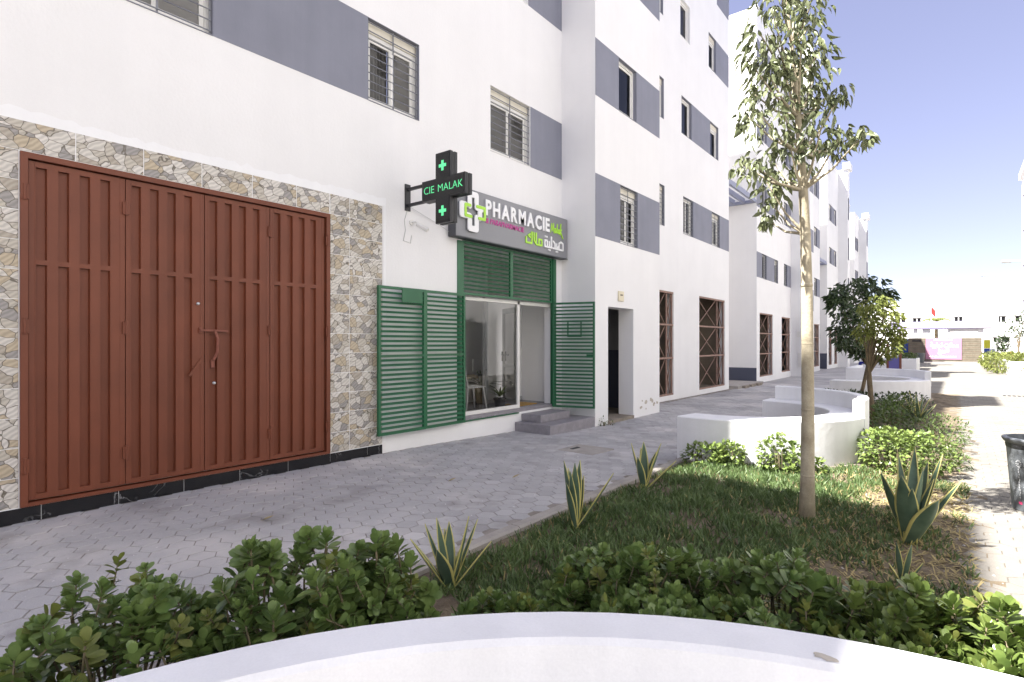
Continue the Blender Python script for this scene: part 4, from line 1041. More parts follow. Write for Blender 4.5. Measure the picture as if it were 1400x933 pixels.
tag(b2.build('dry_ground_cover', 'dry_grass', smooth=True), 'dry straw-coloured blades scattered in the ground cover', 'ground cover', kind='stuff')
# litter and pebbles on the bare soil
b = MB()
for k in range(700):
    x, y = r.uniform(KX + .08, PX + .25), r.uniform(2.8, 8.5)
    if r.random() > .3 + ss(-1.3, -.1, x): continue
    s_ = r.uniform(.006, .02); z = gz(y) + bed_h(min(x, PX), y); V = [(x + s_ * r.uniform(.6, 1) * math.cos(a_ * 1.26), y + s_ * r.uniform(.6, 1) * math.sin(a_ * 1.26), z) for a_ in range(5)] + [(x, y, z + s_ * .7)]
    b.add(V, [(i, (i + 1) % 5, 5) for i in range(5)])
tag(b.build('pebbles', 'kerb'), 'small pale stones scattered on the bare soil', 'pebbles', kind='stuff')

# small bushes by the curved bench and the sunny border
hd = [('sunlit bright green bush at the left foot of the curved bench', [((-2.55, 7.25, .12), (.3, .22, .17)), ((-2.3, 7.4, .16), (.2, .18, .15))], 'leaf_shrub_light'),
      ('sunlit green bush behind the tree trunk at the foot of the curved bench', [((-1.72, 7.55, .2), (.28, .22, .24)), ((-1.55, 7.75, .05), (.3, .2, .16))], 'leaf_shrub_light'),
      ('large bright bush at the right end of the curved bench', [((-.6, 8.5, .2), (.4, .35, .3)), ((-.35, 8.85, .18), (.38, .35, .26)), ((-.75, 8.95, .2), (.35, .35, .26))], 'leaf_shrub_light')]
for i, (lb, bl, m_) in enumerate(hd): hedge('green_bush', lb, 'bush', bl, 430 if i < 2 else 620, .062, .042, m_, 40 + i, 'bushes around the curved bench')
hedge('border_shrub', 'loose pale green shrub spilling onto the plaza past the curved bench', 'shrub', [((-.35, 10.2, .05), (.4, .5, .24)), ((-.3, 11.1, .1), (.45, .5, .28)), ((-.2, 12.2, .1), (.4, .55, .25)), ((-.15, 9.6, -.02), (.3, .3, .16))], 520, .07, .02, 'leaf_hedge', 51)
hedge('clipped_hedge', 'dark green hedge running between the curved bench and the two small trees', 'hedge', [((-1.0 - .0 * i, 11.4 + i * .75, .12), (.42, .5, .36)) for i in range(6)], 420, .07, .035, 'leaf_hedge', 52)
hedge('clipped_hedge', 'dark hedge at the foot of the two small trees', 'hedge', [((-2.5 + i * .42, 16.0 + .25 * math.sin(i * 2), .1), (.4, .45, .32)) for i in range(5)], 380, .075, .04, 'leaf_dark', 53)

# ================================================================== TREES
def tree_leaf_cluster(b, r, c_, rad, n, L, down):
    for _ in range(n):
        v = rv(r); p = c_ + Vector((v.x * rad, v.y * rad, v.z * rad))
        d = Vector((v.x * .8 + r.uniform(-.5, .5), v.y * .8 + r.uniform(-.5, .5), -down + r.uniform(-.4, .5)))
        l = L * r.uniform(.65, 1.15)
        leaf_faces(b, p, d, rv(r) + Vector((0, 0, .5)), l, l * .36, .55, r.uniform(0, .4), (0, .75, 1, .8, .35, 0))
r = random.Random(21)
TP = gp(1103, 722, 0)[0]; TD = 4.98
tree = thing('slender_tree', 'tall slender pale-trunked tree with drooping olive leaves in the planting', 'tree', TP)
trk = [(1103, 726), (1104, 650), (1104.5, 560), (1104, 470), (1103, 390), (1101, 320), (1098, 260), (1095, 210), (1091, 160), (1087, 110), (1082, 60), (1076, 5), (1072, -30)]
rad = [.07, .058, .052, .049, .046, .043, .038, .032, .026, .021, .016, .011, .007]
pts = [at(u, v, TD) for u, v in trk]; pts[0].z = -.03
b = MB(); b.tube(pts, rad, 14)
for k_, rk in ((1, .0605), (2, .0545), (3, .051), (4, .0505), (5, .0455)): b.tube([pts[k_] + Vector((0, 0, -.02)), pts[k_], pts[k_] + Vector((0, 0, .015))], [rk - .004, rk, rk - .004], 14)
b.build('trunk', 'bark', tree, smooth=True)
CL = [(1055, 15, 26), (1085, 22, 30), (1108, 8, 22), (1068, -10, 25), (1040, 48, 20), (1062, 62, 34), (1095, 62, 34), (1122, 66, 16), (1050, 100, 34), (1082, 112, 38), (1112, 108, 30), (1070, 85, 28),
      (1023, 82, 10), (1020, 158, 18), (1042, 160, 30), (1070, 150, 28), (1130, 132, 22), (1150, 128, 14), (1108, 150, 26), (1122, 178, 24), (1145, 192, 20), (1165, 188, 16), (1180, 185, 9), (1130, 202, 14),
      (1012, 224, 10), (1030, 226, 20), (1056, 220, 24), (1080, 200, 22), (1048, 250, 20), (1056, 280, 18), (1048, 300, 9), (1072, 245, 13), (1098, 190, 20), (1090, 90, 26), (1106, 35, 22), (1032, 130, 14), (1100, 225, 14)]
lv = MB(); tw = MB()
for u, v, rp in CL:
    dd = r.uniform(-.42, .42); c_ = at(u, v, TD + dd); rr_ = rp / 765 * TD
    # a branch leaves the trunk lower down and rises to the clump
    k = min(range(5, len(pts)), key=lambda i: abs(pts[i].z - (c_.z - .32)))
    a = pts[k]; mid = (a + c_) / 2 + Vector((0, 0, -.05))
    tw.tube([a, mid, c_], [min(.016, rad[k] * .6), .01, .005], 6, False)
    tree_leaf_cluster(lv, r, c_, rr_ * 1.1, int(8 + rp * 1.55), .108, .9)
tw.build('branch', 'bark', tree, smooth=True)
tag(lv.build('crown', 'leaf_tree', tree, smooth=True), kind='stuff')

def small_tree(label, base, lean, crown, n, L, m, seed, bark, trunk_h):
    r = random.Random(seed); B = Vector(base); t = thing('small_tree', label, 'tree', B, 'small round-headed trees')
    s = MB(); top = B + Vector((lean[0], lean[1], trunk_h))
    s.tube([B - Vector((0, 0, .05)), B * .55 + top * .45 + Vector((.02, .02, 0)), top, top + Vector((0, 0, .5))], [.055, .047, .042, .02], 10); s.build('trunk', bark, t, smooth=True)
    lf = MB(); bb = MB()
    for c_, rd in crown:
        c_ = Vector(c_); bb.tube([top - Vector((0, 0, .1)), (top + c_) / 2 + Vector((0, 0, .05)), c_], [.022, .014, .006], 6, False)
        tree_leaf_cluster(lf, r, c_, rd, n, L, .45)
    bb.build('branch', bark, t); tag(lf.build('crown', m, t, smooth=True), kind='stuff')
    return t
def crown_px(spec, d, r): return [(at(u, v, d + r.uniform(-.04, .04) * d), rp / 765 * d) for u, v, rp in spec]
rr = random.Random(31)
b2_ = at(1172, 540, 15.2); b2_.z = gz(16)
small_tree('dark green round-headed small tree in the shade behind the curved bench', b2_, (.22, .3), crown_px([(1150, 420, 15), (1148, 402, 13), (1165, 395, 17), (1182, 390, 16), (1200, 395, 15), (1212, 403, 10), (1160, 440, 16), (1150, 455, 14), (1165, 462, 14), (1180, 420, 20), (1195, 410, 18), (1140, 408, 9), (1155, 470, 9), (1175, 480, 10), (1170, 430, 16)], 15.2, rr), 110, .19, 'leaf_dark', 61, 'bark_dark', 1.15)
b3_ = at(1191, 545, 10.5); b3_.z = gz(12.4)
small_tree('yellow-green sunlit small tree in front of the darker one', b3_, (-.05, .1), crown_px([(1185, 425, 13), (1200, 415, 14), (1212, 420, 12), (1222, 432, 11), (1205, 440, 16), (1190, 445, 13), (1225, 452, 11), (1210, 462, 14), (1195, 470, 11), (1220, 475, 11), (1180, 455, 9), (1205, 488, 9), (1228, 465, 7)], 10.5, rr), 95, .115, 'leaf_yellow', 62, 'bark_dark', 1.2)

# ================================================================== OTHER BUILDINGS OF THE ROW
def row_block(label, parts, wins, bands, shops, y0, zbase=-.3, extras=None):
    t = thing('apartment_building', label, 'building', (-7, y0, -.14), 'white apartment blocks along the street')
    Wm = MB(); cop = MB()
    for i, (X, XB, a, c_, H) in enumerate(parts):
        hs_ = [(w[1], w[2], w[3], w[4], .3) for w in wins if w[0] == i] + [(s[1], s[2], s[3], s[4], .2) for s in shops if s[0] == i]
        wall_front(Wm, X, a, c_, zbase, H, hs_); shell(Wm, X, XB, a, c_, zbase, H)
    Wm.build('wall', 'plaster', t)
    for i, (X, XB, a, c_, H) in enumerate(parts):
        m = MB(); cor = extras and i in extras
        e = .16 if cor else .03
        m.box(X - .3, X + e, a - (e if cor else -.002), c_ + (e if cor else -.002), H + .001, H + (.45 if cor else .08)); m.build('coping', 'plaster', t)
    for w in wins: window(t, parts[w[0]][0], w[1], w[2], w[3], w[4], grille=len(w) > 5 and w[5], panes=1 if w[2] - w[1] < .8 else 2, blind=(int(w[1] * 7) % 2 == 0), simple=True)
    for bd in bands: band(t, parts[bd[0]][0], bd[1], bd[2], bd[3], bd[4])
    for k, s in enumerate(shops): shopfront(t, parts[s[0]][0], s[1], s[2], s[3], s[4], seed=int(y0) + k)
    return t
F2 = [(4.45, 5.55), (7.5, 8.65), (10.55, 11.7), (13.6, 14.75)]
P2 = [(XR, -16, 25.4, 31.75, 16.1), (-5.86, -12, 31.75, 32.7, 16.1), (XR, -16, 32.7, 39.6, 13.4)]
w2 = []; bd2 = []
for k, (z0, z1) in enumerate(F2):
    w2 += [(0, 26.25, 27.0, z0, z1, k == 0), (0, 28.4, 29.07, z0, z1, k == 0), (0, 30.26, 30.95, z0, z1, k == 0)]
    bd2 += [(0, 25.402, 26.248, z0, z1), (0, 27.002, 28.398, z0, z1), (0, 30.952, 31.74, z0, z1)]
    if k < 3: w2 += [(2, 37.8, 38.7, z0, z1, k == 0), (2, 34.5, 35.4, z0, z1)]; bd2 += [(2, 38.702, 39.59, z0, z1), (1, 31.76, 32.69, z0 - 1.2, z1 - 1.2)]
FN = [(5.04, 6.22), (8.17, 9.35), (11.2, 12.4), (14.2, 15.3)]
row_block('white apartment block nearest the foreground bench, across the gap from the red gate', [(X0, -16, -16, NY, 16.9)], [(0, y_, y_ + 1.1, z0, z1, k == 0) for y_ in (-14.5, -11.5, -8.5, -6) for k, (z0, z1) in enumerate(FN)],
          [(0, y_ + 1.102, y_ + 1.9, z0, z1) for y_ in (-14.5, -11.5, -8.5) for z0, z1 in FN], [], -10)
b2o = row_block('white apartment block with rusty shop screens directly behind the slender tree', P2, w2, bd2, [(0, 25.87, 28.1, .1, 2.92), (0, 29.8, 31.6, .15, 2.88), (2, 37.8, 39.4, .15, 2.75)], 25.4, extras=(1,))
m = MB(); m.box(-9.9, XR + .0, 25.36, 25.398, -.12, .52); m.build('plinth', 'dark_plinth', b2o)
m = MB(); m.box(-5.9 - .5, -5.9 - .12, 31.715, 31.748, .35, 1.1, .006); o = m.build('meter_box', 'white_frame', b2o)
m = MB(); m.box(-6.45, -6.2, 31.72, 31.748, 1.9, 2.2, .006); m.build('meter_box', 'white_frame', b2o)
m = MB(); m.box(-9, XR + .3, 21.8, 25.3, -.3, -.04)
gs = thing('gap_slab', 'low concrete slab with drain slots in the gap between the two nearest blocks', 'slab', (-7, 23.5, -.14)); m.build('slab', 'kerb', gs)
for k in range(3):
    m = MB(); m.box(XR + .28, XR + .42, 22.3 + k * .9, 22.85 + k * .9, -.2, -.05, .01); m.build('vent_block', 'footing', gs)
P3 = [(XR, -16, 42.1, 46.5, 13.9), (-6.14, -12, 46.5, 47.4, 14.1), (XR, -16, 47.4, 52.2, 12.6)]
w3 = []; bd3 = []
for k, z in enumerate((4.1, 7.0, 9.9)):
    w3 += [(0, 42.9, 43.7, z, z + 1.1, k == 0), (0, 44.9, 45.7, z, z + 1.1), (1, 46.7, 47.2, z + .6, z + 2.2)]; bd3 += [(0, 43.702, 44.898, z, z + 1.1)]
    w3 += [(2, 49, 50, z, z + 1.1)]
b3o = row_block('white apartment block third along the street, with a corniced stair tower', P3, w3, bd3, [(0, 42.7, 44.0, .1, 2.7), (0, 44.9, 46.2, .1, 2.7)], 42.1, extras=(1,))
m = MB(); m.box(-9.9, XR, 42.06, 42.098, -.12, .9); m.build('plinth', 'dark_plinth', b3o)
P4 = [(XR, -16, 54.7, 57.4, 12.5), (-6.17, -12, 57.4, 58.5, 12.45), (XR, -16, 58.5, 64, 12.2)]
w4 = []; bd4 = []
for k, z in enumerate((3.9, 6.7, 9.5)):
    w4 += [(0, 55.2, 55.9, z, z + 1.1), (0, 56.3, 57.0, z, z + 1.1), (1, 57.6, 58.3, z + .6, z + 2)]; bd4 += [(0, 55.902, 56.298, z, z + 1.1)]
row_block('farthest white apartment block at the end of the left-hand row', P4, w4, bd4, [(0, 55.2, 56.8, .1, 2.6)], 54.7, extras=(1,))
# pergola slats bridging the gaps
def pergola(label, y0, y1, z, n=7):
    t = thing('pergola', label, 'pergola', (XR, (y0 + y1) / 2, z), 'pergolas bridging the gaps between blocks')
    m = MB(); m.box(-10, XR + .0, y1 - .16, y1 - .003, z - .12, z + .0); m.build('beam', 'lilac_grey', t)
    m = MB(); m.box(-.05, .05, y0 + .003, y1 - .17, z - .11, z + .09); me = m.mesh('slat', 'lilac_grey')
    for i in range(n): inst('slat', me, t, (XR - .06 - i * .42, 0, 0))
pergola('lilac-grey pergola slats between the pharmacy block and its neighbour', RY1, 25.4, 7.75)
pergola('small grey pergola between the second and third blocks', 39.6, 42.1, 6.9)
# opposite side: only its far end shows at the right edge
ob = thing('apartment_building', 'white and grey apartment block at the right edge of the picture', 'building', (4.45, 66, -.14), rz=math.pi)
Wm = MB(); oh = []
for f in range(4):
    for k in range(9): oh.append((1.2 + k * 3.1, 2.3 + k * 3.1, 4.3 + f * 3, 5.4 + f * 3, .3))
for k in range(6): oh.append((1 + k * 4.6, 3.2 + k * 4.6, .1, 2.8, .2))
def loc_build(mb, name, m_, parent): o = bpy.data.objects.new(name, mb.mesh(name, m_)); col.objects.link(o); o.parent = parent; return o
wall_front(Wm, 0, 0, 29, -.3, 16.0, oh); shell(Wm, 0, -9, 0, 29, -.3, 16.0); loc_build(Wm, 'wall', 'plaster', ob)
m = MB(); m.box(-.3, .2, -.2, 29.2, 16.001, 16.5); loc_build(m, 'cornice', 'plaster', ob)
ORG[ob.name] = Vector((0, 0, 0))
class _P: pass
def local_window(parent, X, h):
    L = MB(); t = .006; y0, y1, z0, z1 = h[:4]
    L.box(X - .16, X + .002, y0 - .001, y0 + t, z0, z1); L.box(X - .16, X + .002, y1 - t, y1 + .001, z0, z1); L.box(X - .16, X + .002, y0 + t, y1 - t, z1 - t, z1 + .001); L.box(X - .16, X + .012, y0 + t, y1 - t, z0 - .001, z0 + t)
    o = loc_build(L, 'window', 'grey_paint', parent)
    fr, sl, pn, bx, gr, cu = win_meshes(y1 - y0 - 2 * t, z1 - z0 - 2 * t, False, 2)
    for nm, me in (('frame', fr), ('pane', pn)):
        q = bpy.data.objects.new(nm, me); col.objects.link(q); q.parent = o; q.location = (X - .11, y0 + t, z0 + t)
for h in oh[:36]: local_window(ob, 0, h)
for h in oh[36:]:
    m = MB(); m.box(-.19, -.15, h[0], h[1], h[2], h[3]); loc_build(m, 'roller_door', 'sign_dark', ob)
for f in range(4):
    for k in range(8):
        m = MB(); m.box(-.01, .004, 2.302 + k * 3.1, 4.298 + k * 3.1, 4.3 + f * 3, 5.4 + f * 3); loc_build(m, 'painted_band', 'grey_paint', ob)

t = thing('apartment_building', 'unseen white and grey apartment block added across the plaza to bounce sunlight', 'building', (6.2, 33, -.14), rz=math.pi)  # out of view; added so its sunlit front brightens the shaded facades
Wm = MB(); oh2 = []
for f in range(4):
    for k in range(17): oh2.append((1.2 + k * 3.1, 2.3 + k * 3.1, 4.3 + f * 3, 5.4 + f * 3, .3))
wall_front(Wm, 0, 0, 54, -.3, 16.0, oh2); shell(Wm, 0, -9, 0, 54, -.3, 16.0); loc_build(Wm, 'wall', 'plaster', t)
for h in oh2: local_window(t, 0, h)
m = MB(); m.box(-.3, .2, -.2, 54.2, 16.001, 16.5); loc_build(m, 'cornice', 'plaster', t)
m = MB(); m.box(-.01, .004, 0, 1.99, 0, 1.1); bme = m.mesh('painted_band', 'grey_paint'); m = MB(); m.box(-.03, .012, 0, 2.3, -.1, 2.8, .01); dme = m.mesh('roller_door', 'sign_dark')
for k in range(16):
    for f in range(4):
        if (k + f) % 3: continue
        o = bpy.data.objects.new('painted_band', bme); col.objects.link(o); o.parent = t; o.location = (0, 2.305 + k * 3.1, 4.3 + f * 3)
for k in range(11):
    o = bpy.data.objects.new('roller_door', dme); col.objects.link(o); o.parent = t; o.location = (0, 1.2 + k * 4.7, 0)

# ================================================================== END OF THE PLAZA
YW = 67.
def px_x(u, Y): rr_ = (u - 700) / 765; return -Y * (SN - rr_ * CS) / (CS + rr_ * SN)
pw = thing('plank_wall', 'grey-brown plank wall closing the far end of the plaza', 'wall', (-1, YW, -.14))
xa, xb = px_x(1242, YW), px_x(1342, YW)
m = MB(); m.box(xa, xb, 0, .25, 0, .17, .008); me = m.mesh('plank', 'plank')
for i in range(12): inst('plank', me, pw, (0, YW + (0.012 if i % 2 else 0), -.15 + i * .186))
m = MB(); m.box(xa - .02, xb + .02, YW + .02, YW + .24, -.2, 2.05); m.build('backing', 'wood_brown', pw)
m = MB(); m.box(xa + .3, xa + 1.0, YW - .03, YW - .002, 1.72, 1.86); m.build('slot', 'black_plastic', pw)
bn = thing('banner', 'pink banner with white Arabic lettering advertising shops for sale', 'banner', (-.8, YW - .05, 0))
ba, bb_ = px_x(1265.5, YW - .06), px_x(1315, YW - .06)
m = MB(); m.box(ba, bb_, YW - .05, YW - .03, 0.02, 2.03, .004); m.build('cloth', 'banner_pink', bn)
fb = lambda a_, b__, d_: (ba + a_, YW - .051 - d_, b__)
bw = bb_ - ba
def arab(s, size, fit, cx_, y): put_text(s, size, lambda p, q, d_: fb(p, q, d_ * .5), 'lettering', 'sign_white', bn, .012 * size / .4, .004, fit=fit, x=cx_ - fit / 2, y=y)
arab('\uFE94\uFEF3\uFEAD\uFE8E\uFEA0\uFE97 \uFE95\uFEFC\uFEA4\uFEE3', .62, bw * .78, bw * .52, 1.2)
arab('\uFECA\uFEF4\uFE92\uFEE0\uFEDF', .6, bw * .3, bw * .5, .72)
# two lines of fine print: too small to read in the photograph, shown as strokes of writing
rr = random.Random(9)
for y_, x_a, x_b in ((1.86, .24, .72), (.28, .1, .86)):
    ls = []; a_ = x_a * bw
    while a_ < x_b * bw:
        l = rr.uniform(.06, .2); ls.append([(a_, y_), (a_ + l, y_), (a_ + l, y_ + rr.choice((.05, .1)))]); a_ += l + rr.uniform(.04, .08)
    strokes(ls, .05, fb, 'fine_print', 'sign_white', bn, .004)
YC = 71.
cn = thing('gate_canopy', 'lilac canopy on white pillars above the far plank wall', 'canopy', (0, YC, -.14))
m = MB(); m.box(px_x(1218, YC), px_x(1357, YC), YC, YC + 5, 3.05, 3.75, .02); m.build('roof', 'lilac', cn)
for u0, u1 in ((1249, 1254), (1261, 1272), (1295, 1299), (1337, 1345)):
    m = MB(); m.box(px_x(u0, YC + .3), px_x(u1, YC + .3), YC + .3, YC + .9, -.2, 3.045); m.build('pillar', 'plaster', cn)
m = MB(); m.box(px_x(1299, YC + .5), px_x(1337, YC + .5), YC + .45, YC + .8, 2.7, 3.04); m.build('lintel', 'plaster', cn)
sb = thing('far_hall', 'long white two-storey building behind the canopy', 'building', (0, 86, -.14))
YB = 86.; m = MB(); zt = 6.6
xl, xr_ = px_x(1130, YB), 40
wn_ = [(px_x(1224, YB), px_x(1239, YB), 4.0, 4.75), (px_x(1247, YB), px_x(1260, YB), 4.2, 4.75), (px_x(1304, YB), px_x(1317, YB), 4.0, 4.8), (px_x(1361, YB), px_x(1376, YB), 4.0, 4.75), (px_x(1387, YB), px_x(1402, YB), 4.0, 4.75), (px_x(1357, YB), px_x(1382, YB), 1.7, 2.3)]
xs_ = sorted({xl, xr_} | {q for w in wn_ for q in w[:2]}); zs_ = sorted({-.3, zt} | {q for w in wn_ for q in w[2:]})
for i in range(len(xs_) - 1):
    for j in range(len(zs_) - 1):
        a_, c_ = (xs_[i] + xs_[i + 1]) / 2, (zs_[j] + zs_[j + 1]) / 2
        if any(w[0] < a_ < w[1] and w[2] < c_ < w[3] for w in wn_): continue
        m.quad((xs_[i], YB, zs_[j]), (xs_[i + 1], YB, zs_[j]), (xs_[i + 1], YB, zs_[j + 1]), (xs_[i], YB, zs_[j + 1]))
m.quad((xl, YB, zt), (xr_, YB, zt), (xr_, YB + 10, zt), (xl, YB + 10, zt)); m.quad((xl, YB + 10, -.3), (xl, YB, -.3), (xl, YB, zt), (xl, YB + 10, zt)); m.quad((xr_, YB, -.3), (xr_, YB + 10, -.3), (xr_, YB + 10, zt), (xr_, YB, zt)); m.quad((xr_, YB + 10, -.3), (xl, YB + 10, -.3), (xl, YB + 10, zt), (xr_, YB + 10, zt))
m.build('wall', 'plaster', sb)
for w in wn_:
    m = MB(); m.box(w[0], w[1], YB + .2, YB + .26, w[2], w[3]); o = m.build('window', 'black_gloss', sb); ORG[o.name] = org(sb)
    m = MB(); f = .09
    m.box(w[0], w[0] + f, YB + .1, YB + .19, w[2], w[3]); m.box(w[1] - f, w[1], YB + .1, YB + .19, w[2], w[3]); m.box((w[0] + w[1]) / 2 - .05, (w[0] + w[1]) / 2 + .05, YB + .1, YB + .19, w[2], w[3]); m.box(w[0] + f, w[1] - f, YB + .1, YB + .18, w[3] - f, w[3]); m.build('frame', 'white_frame', o)
def simple_wall(name, label, cat, mat_, u0, u1, Y, z0, z1, dy=.2):
    t = thing(name, label, cat, (px_x((u0 + u1) / 2, Y), Y, z0)); m = MB(); m.box(px_x(u0, Y), px_x(u1, Y), Y, Y + dy, z0, z1, .01); m.build('panel', mat_, t); return t
simple_wall('blue_panel', 'blue painted wall panel left of the far plank wall', 'wall', 'blue_wall', 1218, 1242, 68.5, .3, 2.0)
pc = simple_wall('painted_wall', 'yellow and blue painted wall right of the plank wall', 'wall', 'blue_wall', 1345, 1354, 72.5, -.2, 1.05)
m = MB(); m.box(px_x(1345, 72.5), px_x(1354, 72.5), 72.48, 72.72, 1.06, 1.9); m.build('upper_panel', 'yellow_wall', pc)
cb = simple_wall('utility_cabinet', 'dark grey utility cabinet near the far lamp post', 'cabinet', 'dark_plinth', 1353, 1361, 60, -.14, 1.1, .5)
# palm fronds over the canopy and red flag
pm = thing('palm_tree', 'yellow-green palm rising behind the lilac canopy', 'palm', (px_x(1280, 78), 78, -.14))
m = MB(); pb = Vector((px_x(1280, 78), 78, -.14)); m.tube([pb, pb + Vector((0, 0, 4.4))], [.2, .15], 9); m.build('trunk', 'bark_dark', pm)
r = random.Random(5)
for k in range(16):
    m = MB(); az = k * .4 + r.uniform(-.2, .2); tp = pb + Vector((0, 0, 4.4)); L = 1.7
    for i in range(12):
        q = i / 12; c_ = tp + Vector((math.cos(az) * L * q, math.sin(az) * L * q, .9 * q - 1.5 * q * q)); 
        for sgn in (-1, 1):
            d_ = Vector((math.cos(az + sgn * 1.0), math.sin(az + sgn * 1.0), -.5)); leaf_faces(m, c_, d_, (0, 0, 1), .5 * (1 - .5 * q), .07, .2, .2)
    m.build('frond', 'leaf_yellow', pm)
fl = thing('flag', 'small red flag on a pole above the lilac canopy', 'flag', (px_x(1273, 73), 73, 3.75))
m = MB(); fx = px_x(1273, 73); m.tube([(fx, 73, 3.75), (fx, 73, 5.5)], .03, 6); m.build('pole', 'lamp_grey', fl)
m = MB()
for i in range(6):
    f0, f1 = i / 6, (i + 1) / 6; zz_ = lambda q: 5.45 - .5 * q; 
    m.quad((fx + .35 * f0, 73 + .06 * math.sin(f0 * 7), zz_(f0) - .75), (fx + .35 * f1, 73 + .06 * math.sin(f1 * 7), zz_(f1) - .75), (fx + .35 * f1, 73 + .06 * math.sin(f1 * 7), zz_(f1)), (fx + .35 * f0, 73 + .06 * math.sin(f0 * 7), zz_(f0)))
m.build('cloth', 'red_paint', fl)
# lamp posts
def lamp(label, u, Y, top, head, hl):
    x_ = px_x(u, Y); t = thing('street_lamp', label, 'lamp', (x_, Y, -.14), 'street lamps')
    m = MB(); m.tube([(x_, Y, -.2), (x_, Y, top)], [.085, .05], 10); m.tube([(x_, Y, top), (x_ + head * .25, Y, top + .1), (x_ + head, Y, top + .12)], [.05, .045, .04], 8); m.build('pole', 'lamp_grey', t, smooth=True)
    m = MB(); m.box(x_ + head - hl, x_ + head, Y - .14, Y + .14, top + .06, top + .2, .04); m.build('lamp_head', 'lamp_grey', t)
lamp('slim grey street lamp behind the far hedge', 1364, 60, 7.0, -.6, .55)
lamp('grey street lamp reaching in from the right edge', 1405, 36, 5.4, -.55, .4)
# right-hand planter, hedge and what stands behind it
rp = thing('planter_wall', 'white planter wall at the right edge of the plaza', 'planter', (3, 42, -.14))
m = MB(); m.box(2.2, 3.9, 40.6, 40.85, -.2, .58, .02); m.box(2.2, 2.45, 40.85, 52, -.2, .58, .02); m.build('wall', 'bench_white', rp)
hedge('clipped_hedge', 'sunlit green hedge at the right far side of the plaza', 'hedge', [((1.9 + (i % 3) * .9, 42 + (i // 3) * 3.2, .45), (.7, 1.6, .5)) for i in range(12)], 420, .16, .09, 'leaf_yellow', 71)
hedge('dark_shrub', 'dark upright shrub behind the far lamp post', 'shrub', [((px_x(1370, 58), 58, .9), (.55, .5, 1.0)), ((px_x(1371, 58), 58, 1.6), (.4, .4, .6))], 260, .2, .1, 'leaf_dark', 72)
rr = random.Random(33); bt = at(1390, 494, 36); bt.z = -.14
small_tree('small sparse tree at the right edge of the picture', bt, (.1, 0), crown_px([(1385, 440, 9), (1395, 445, 10), (1390, 455, 9), (1400, 432, 9), (1380, 450, 6), (1398, 460, 8)], 36, rr), 30, .25, 'leaf_dark', 63, 'bark_dark', 1.4)
fh = thing('fire_hydrant', 'red fire hydrant in front of the far white building', 'hydrant', (px_x(1384, 62), 62, -.14))
m = MB(); m.lathe((px_x(1384, 62), 62, -.14), [(.2, 0), (.2, .08), (.13, .1), (.13, .75), (.2, .78), (.2, .85), (.1, 1.0), (0, 1.04)], 14); m.build('body', 'red_paint', fh)
m = MB(); m.bar((px_x(1384, 62) - .28, 62, .5), (px_x(1384, 62) + .28, 62, .5), .16); m.build('outlet', 'red_paint', fh)
# mid-plaza: slide-like purple board, raised planter, seated person, far bin
bo = thing('purple_board', 'purple board between two brown posts behind the far bench', 'board', (-2.9, 38, -.14))
xa, xb = px_x(1213.5, 34), px_x(1231, 34)
m = MB(); m.box(xa + .05, xb - .05, 34, 34.05, -.1, .86); m.build('panel', 'purple', bo)
for x_ in (xa, xb):
    m = MB(); m.box(x_ - .05, x_ + .05, 33.97, 34.07, -.2, 2.1 if x_ == xb else 1.6, .01); m.build('post', 'wood_brown', bo)
pl_ = thing('raised_planter', 'white masonry planter topped with a low hedge beyond the purple board', 'planter', (-2.1, 38, -.14))
m = MB(); xa, xb = px_x(1205, 37.5), px_x(1253, 37.5); m.box(xa, xb, 37.5, 41, -.2, .72, .02); m.build('wall', 'bench_white', pl_)
hedge('clipped_hedge', 'low clipped hedge on top of the raised white planter', 'hedge', [((xa + .25 + i * (xb - xa - .5) / 5, 38.9, .82), (.28, .9, .2)) for i in range(6)], 160, .12, .07, 'leaf_hedge', 73)
pb_ = thing('planter_wall', 'long low white wall beside the far pavement', 'planter', (-3.6, 27, -.14))
m = MB(); m.box(-3.7, -2.6, 27.5, 27.8, -.2, .55, .015); m.box(-3.7, -3.45, 27.8, 31, -.2, .55, .015); m.build('wall', 'bench_white', pb_)
lbn = thing('litter_bin', 'small grey litter bin beside the far plank wall', 'bin', (px_x(1259, 60), 60, -.14))
m = MB(); m.lathe((px_x(1259, 60), 60, -.14), [(0, .02), (.22, .02), (.28, .8), (.3, .8), (.3, .85), (.24, .85), (.2, .2), (0, .2)], 14); m.build('body', 'bin_grey', lbn)
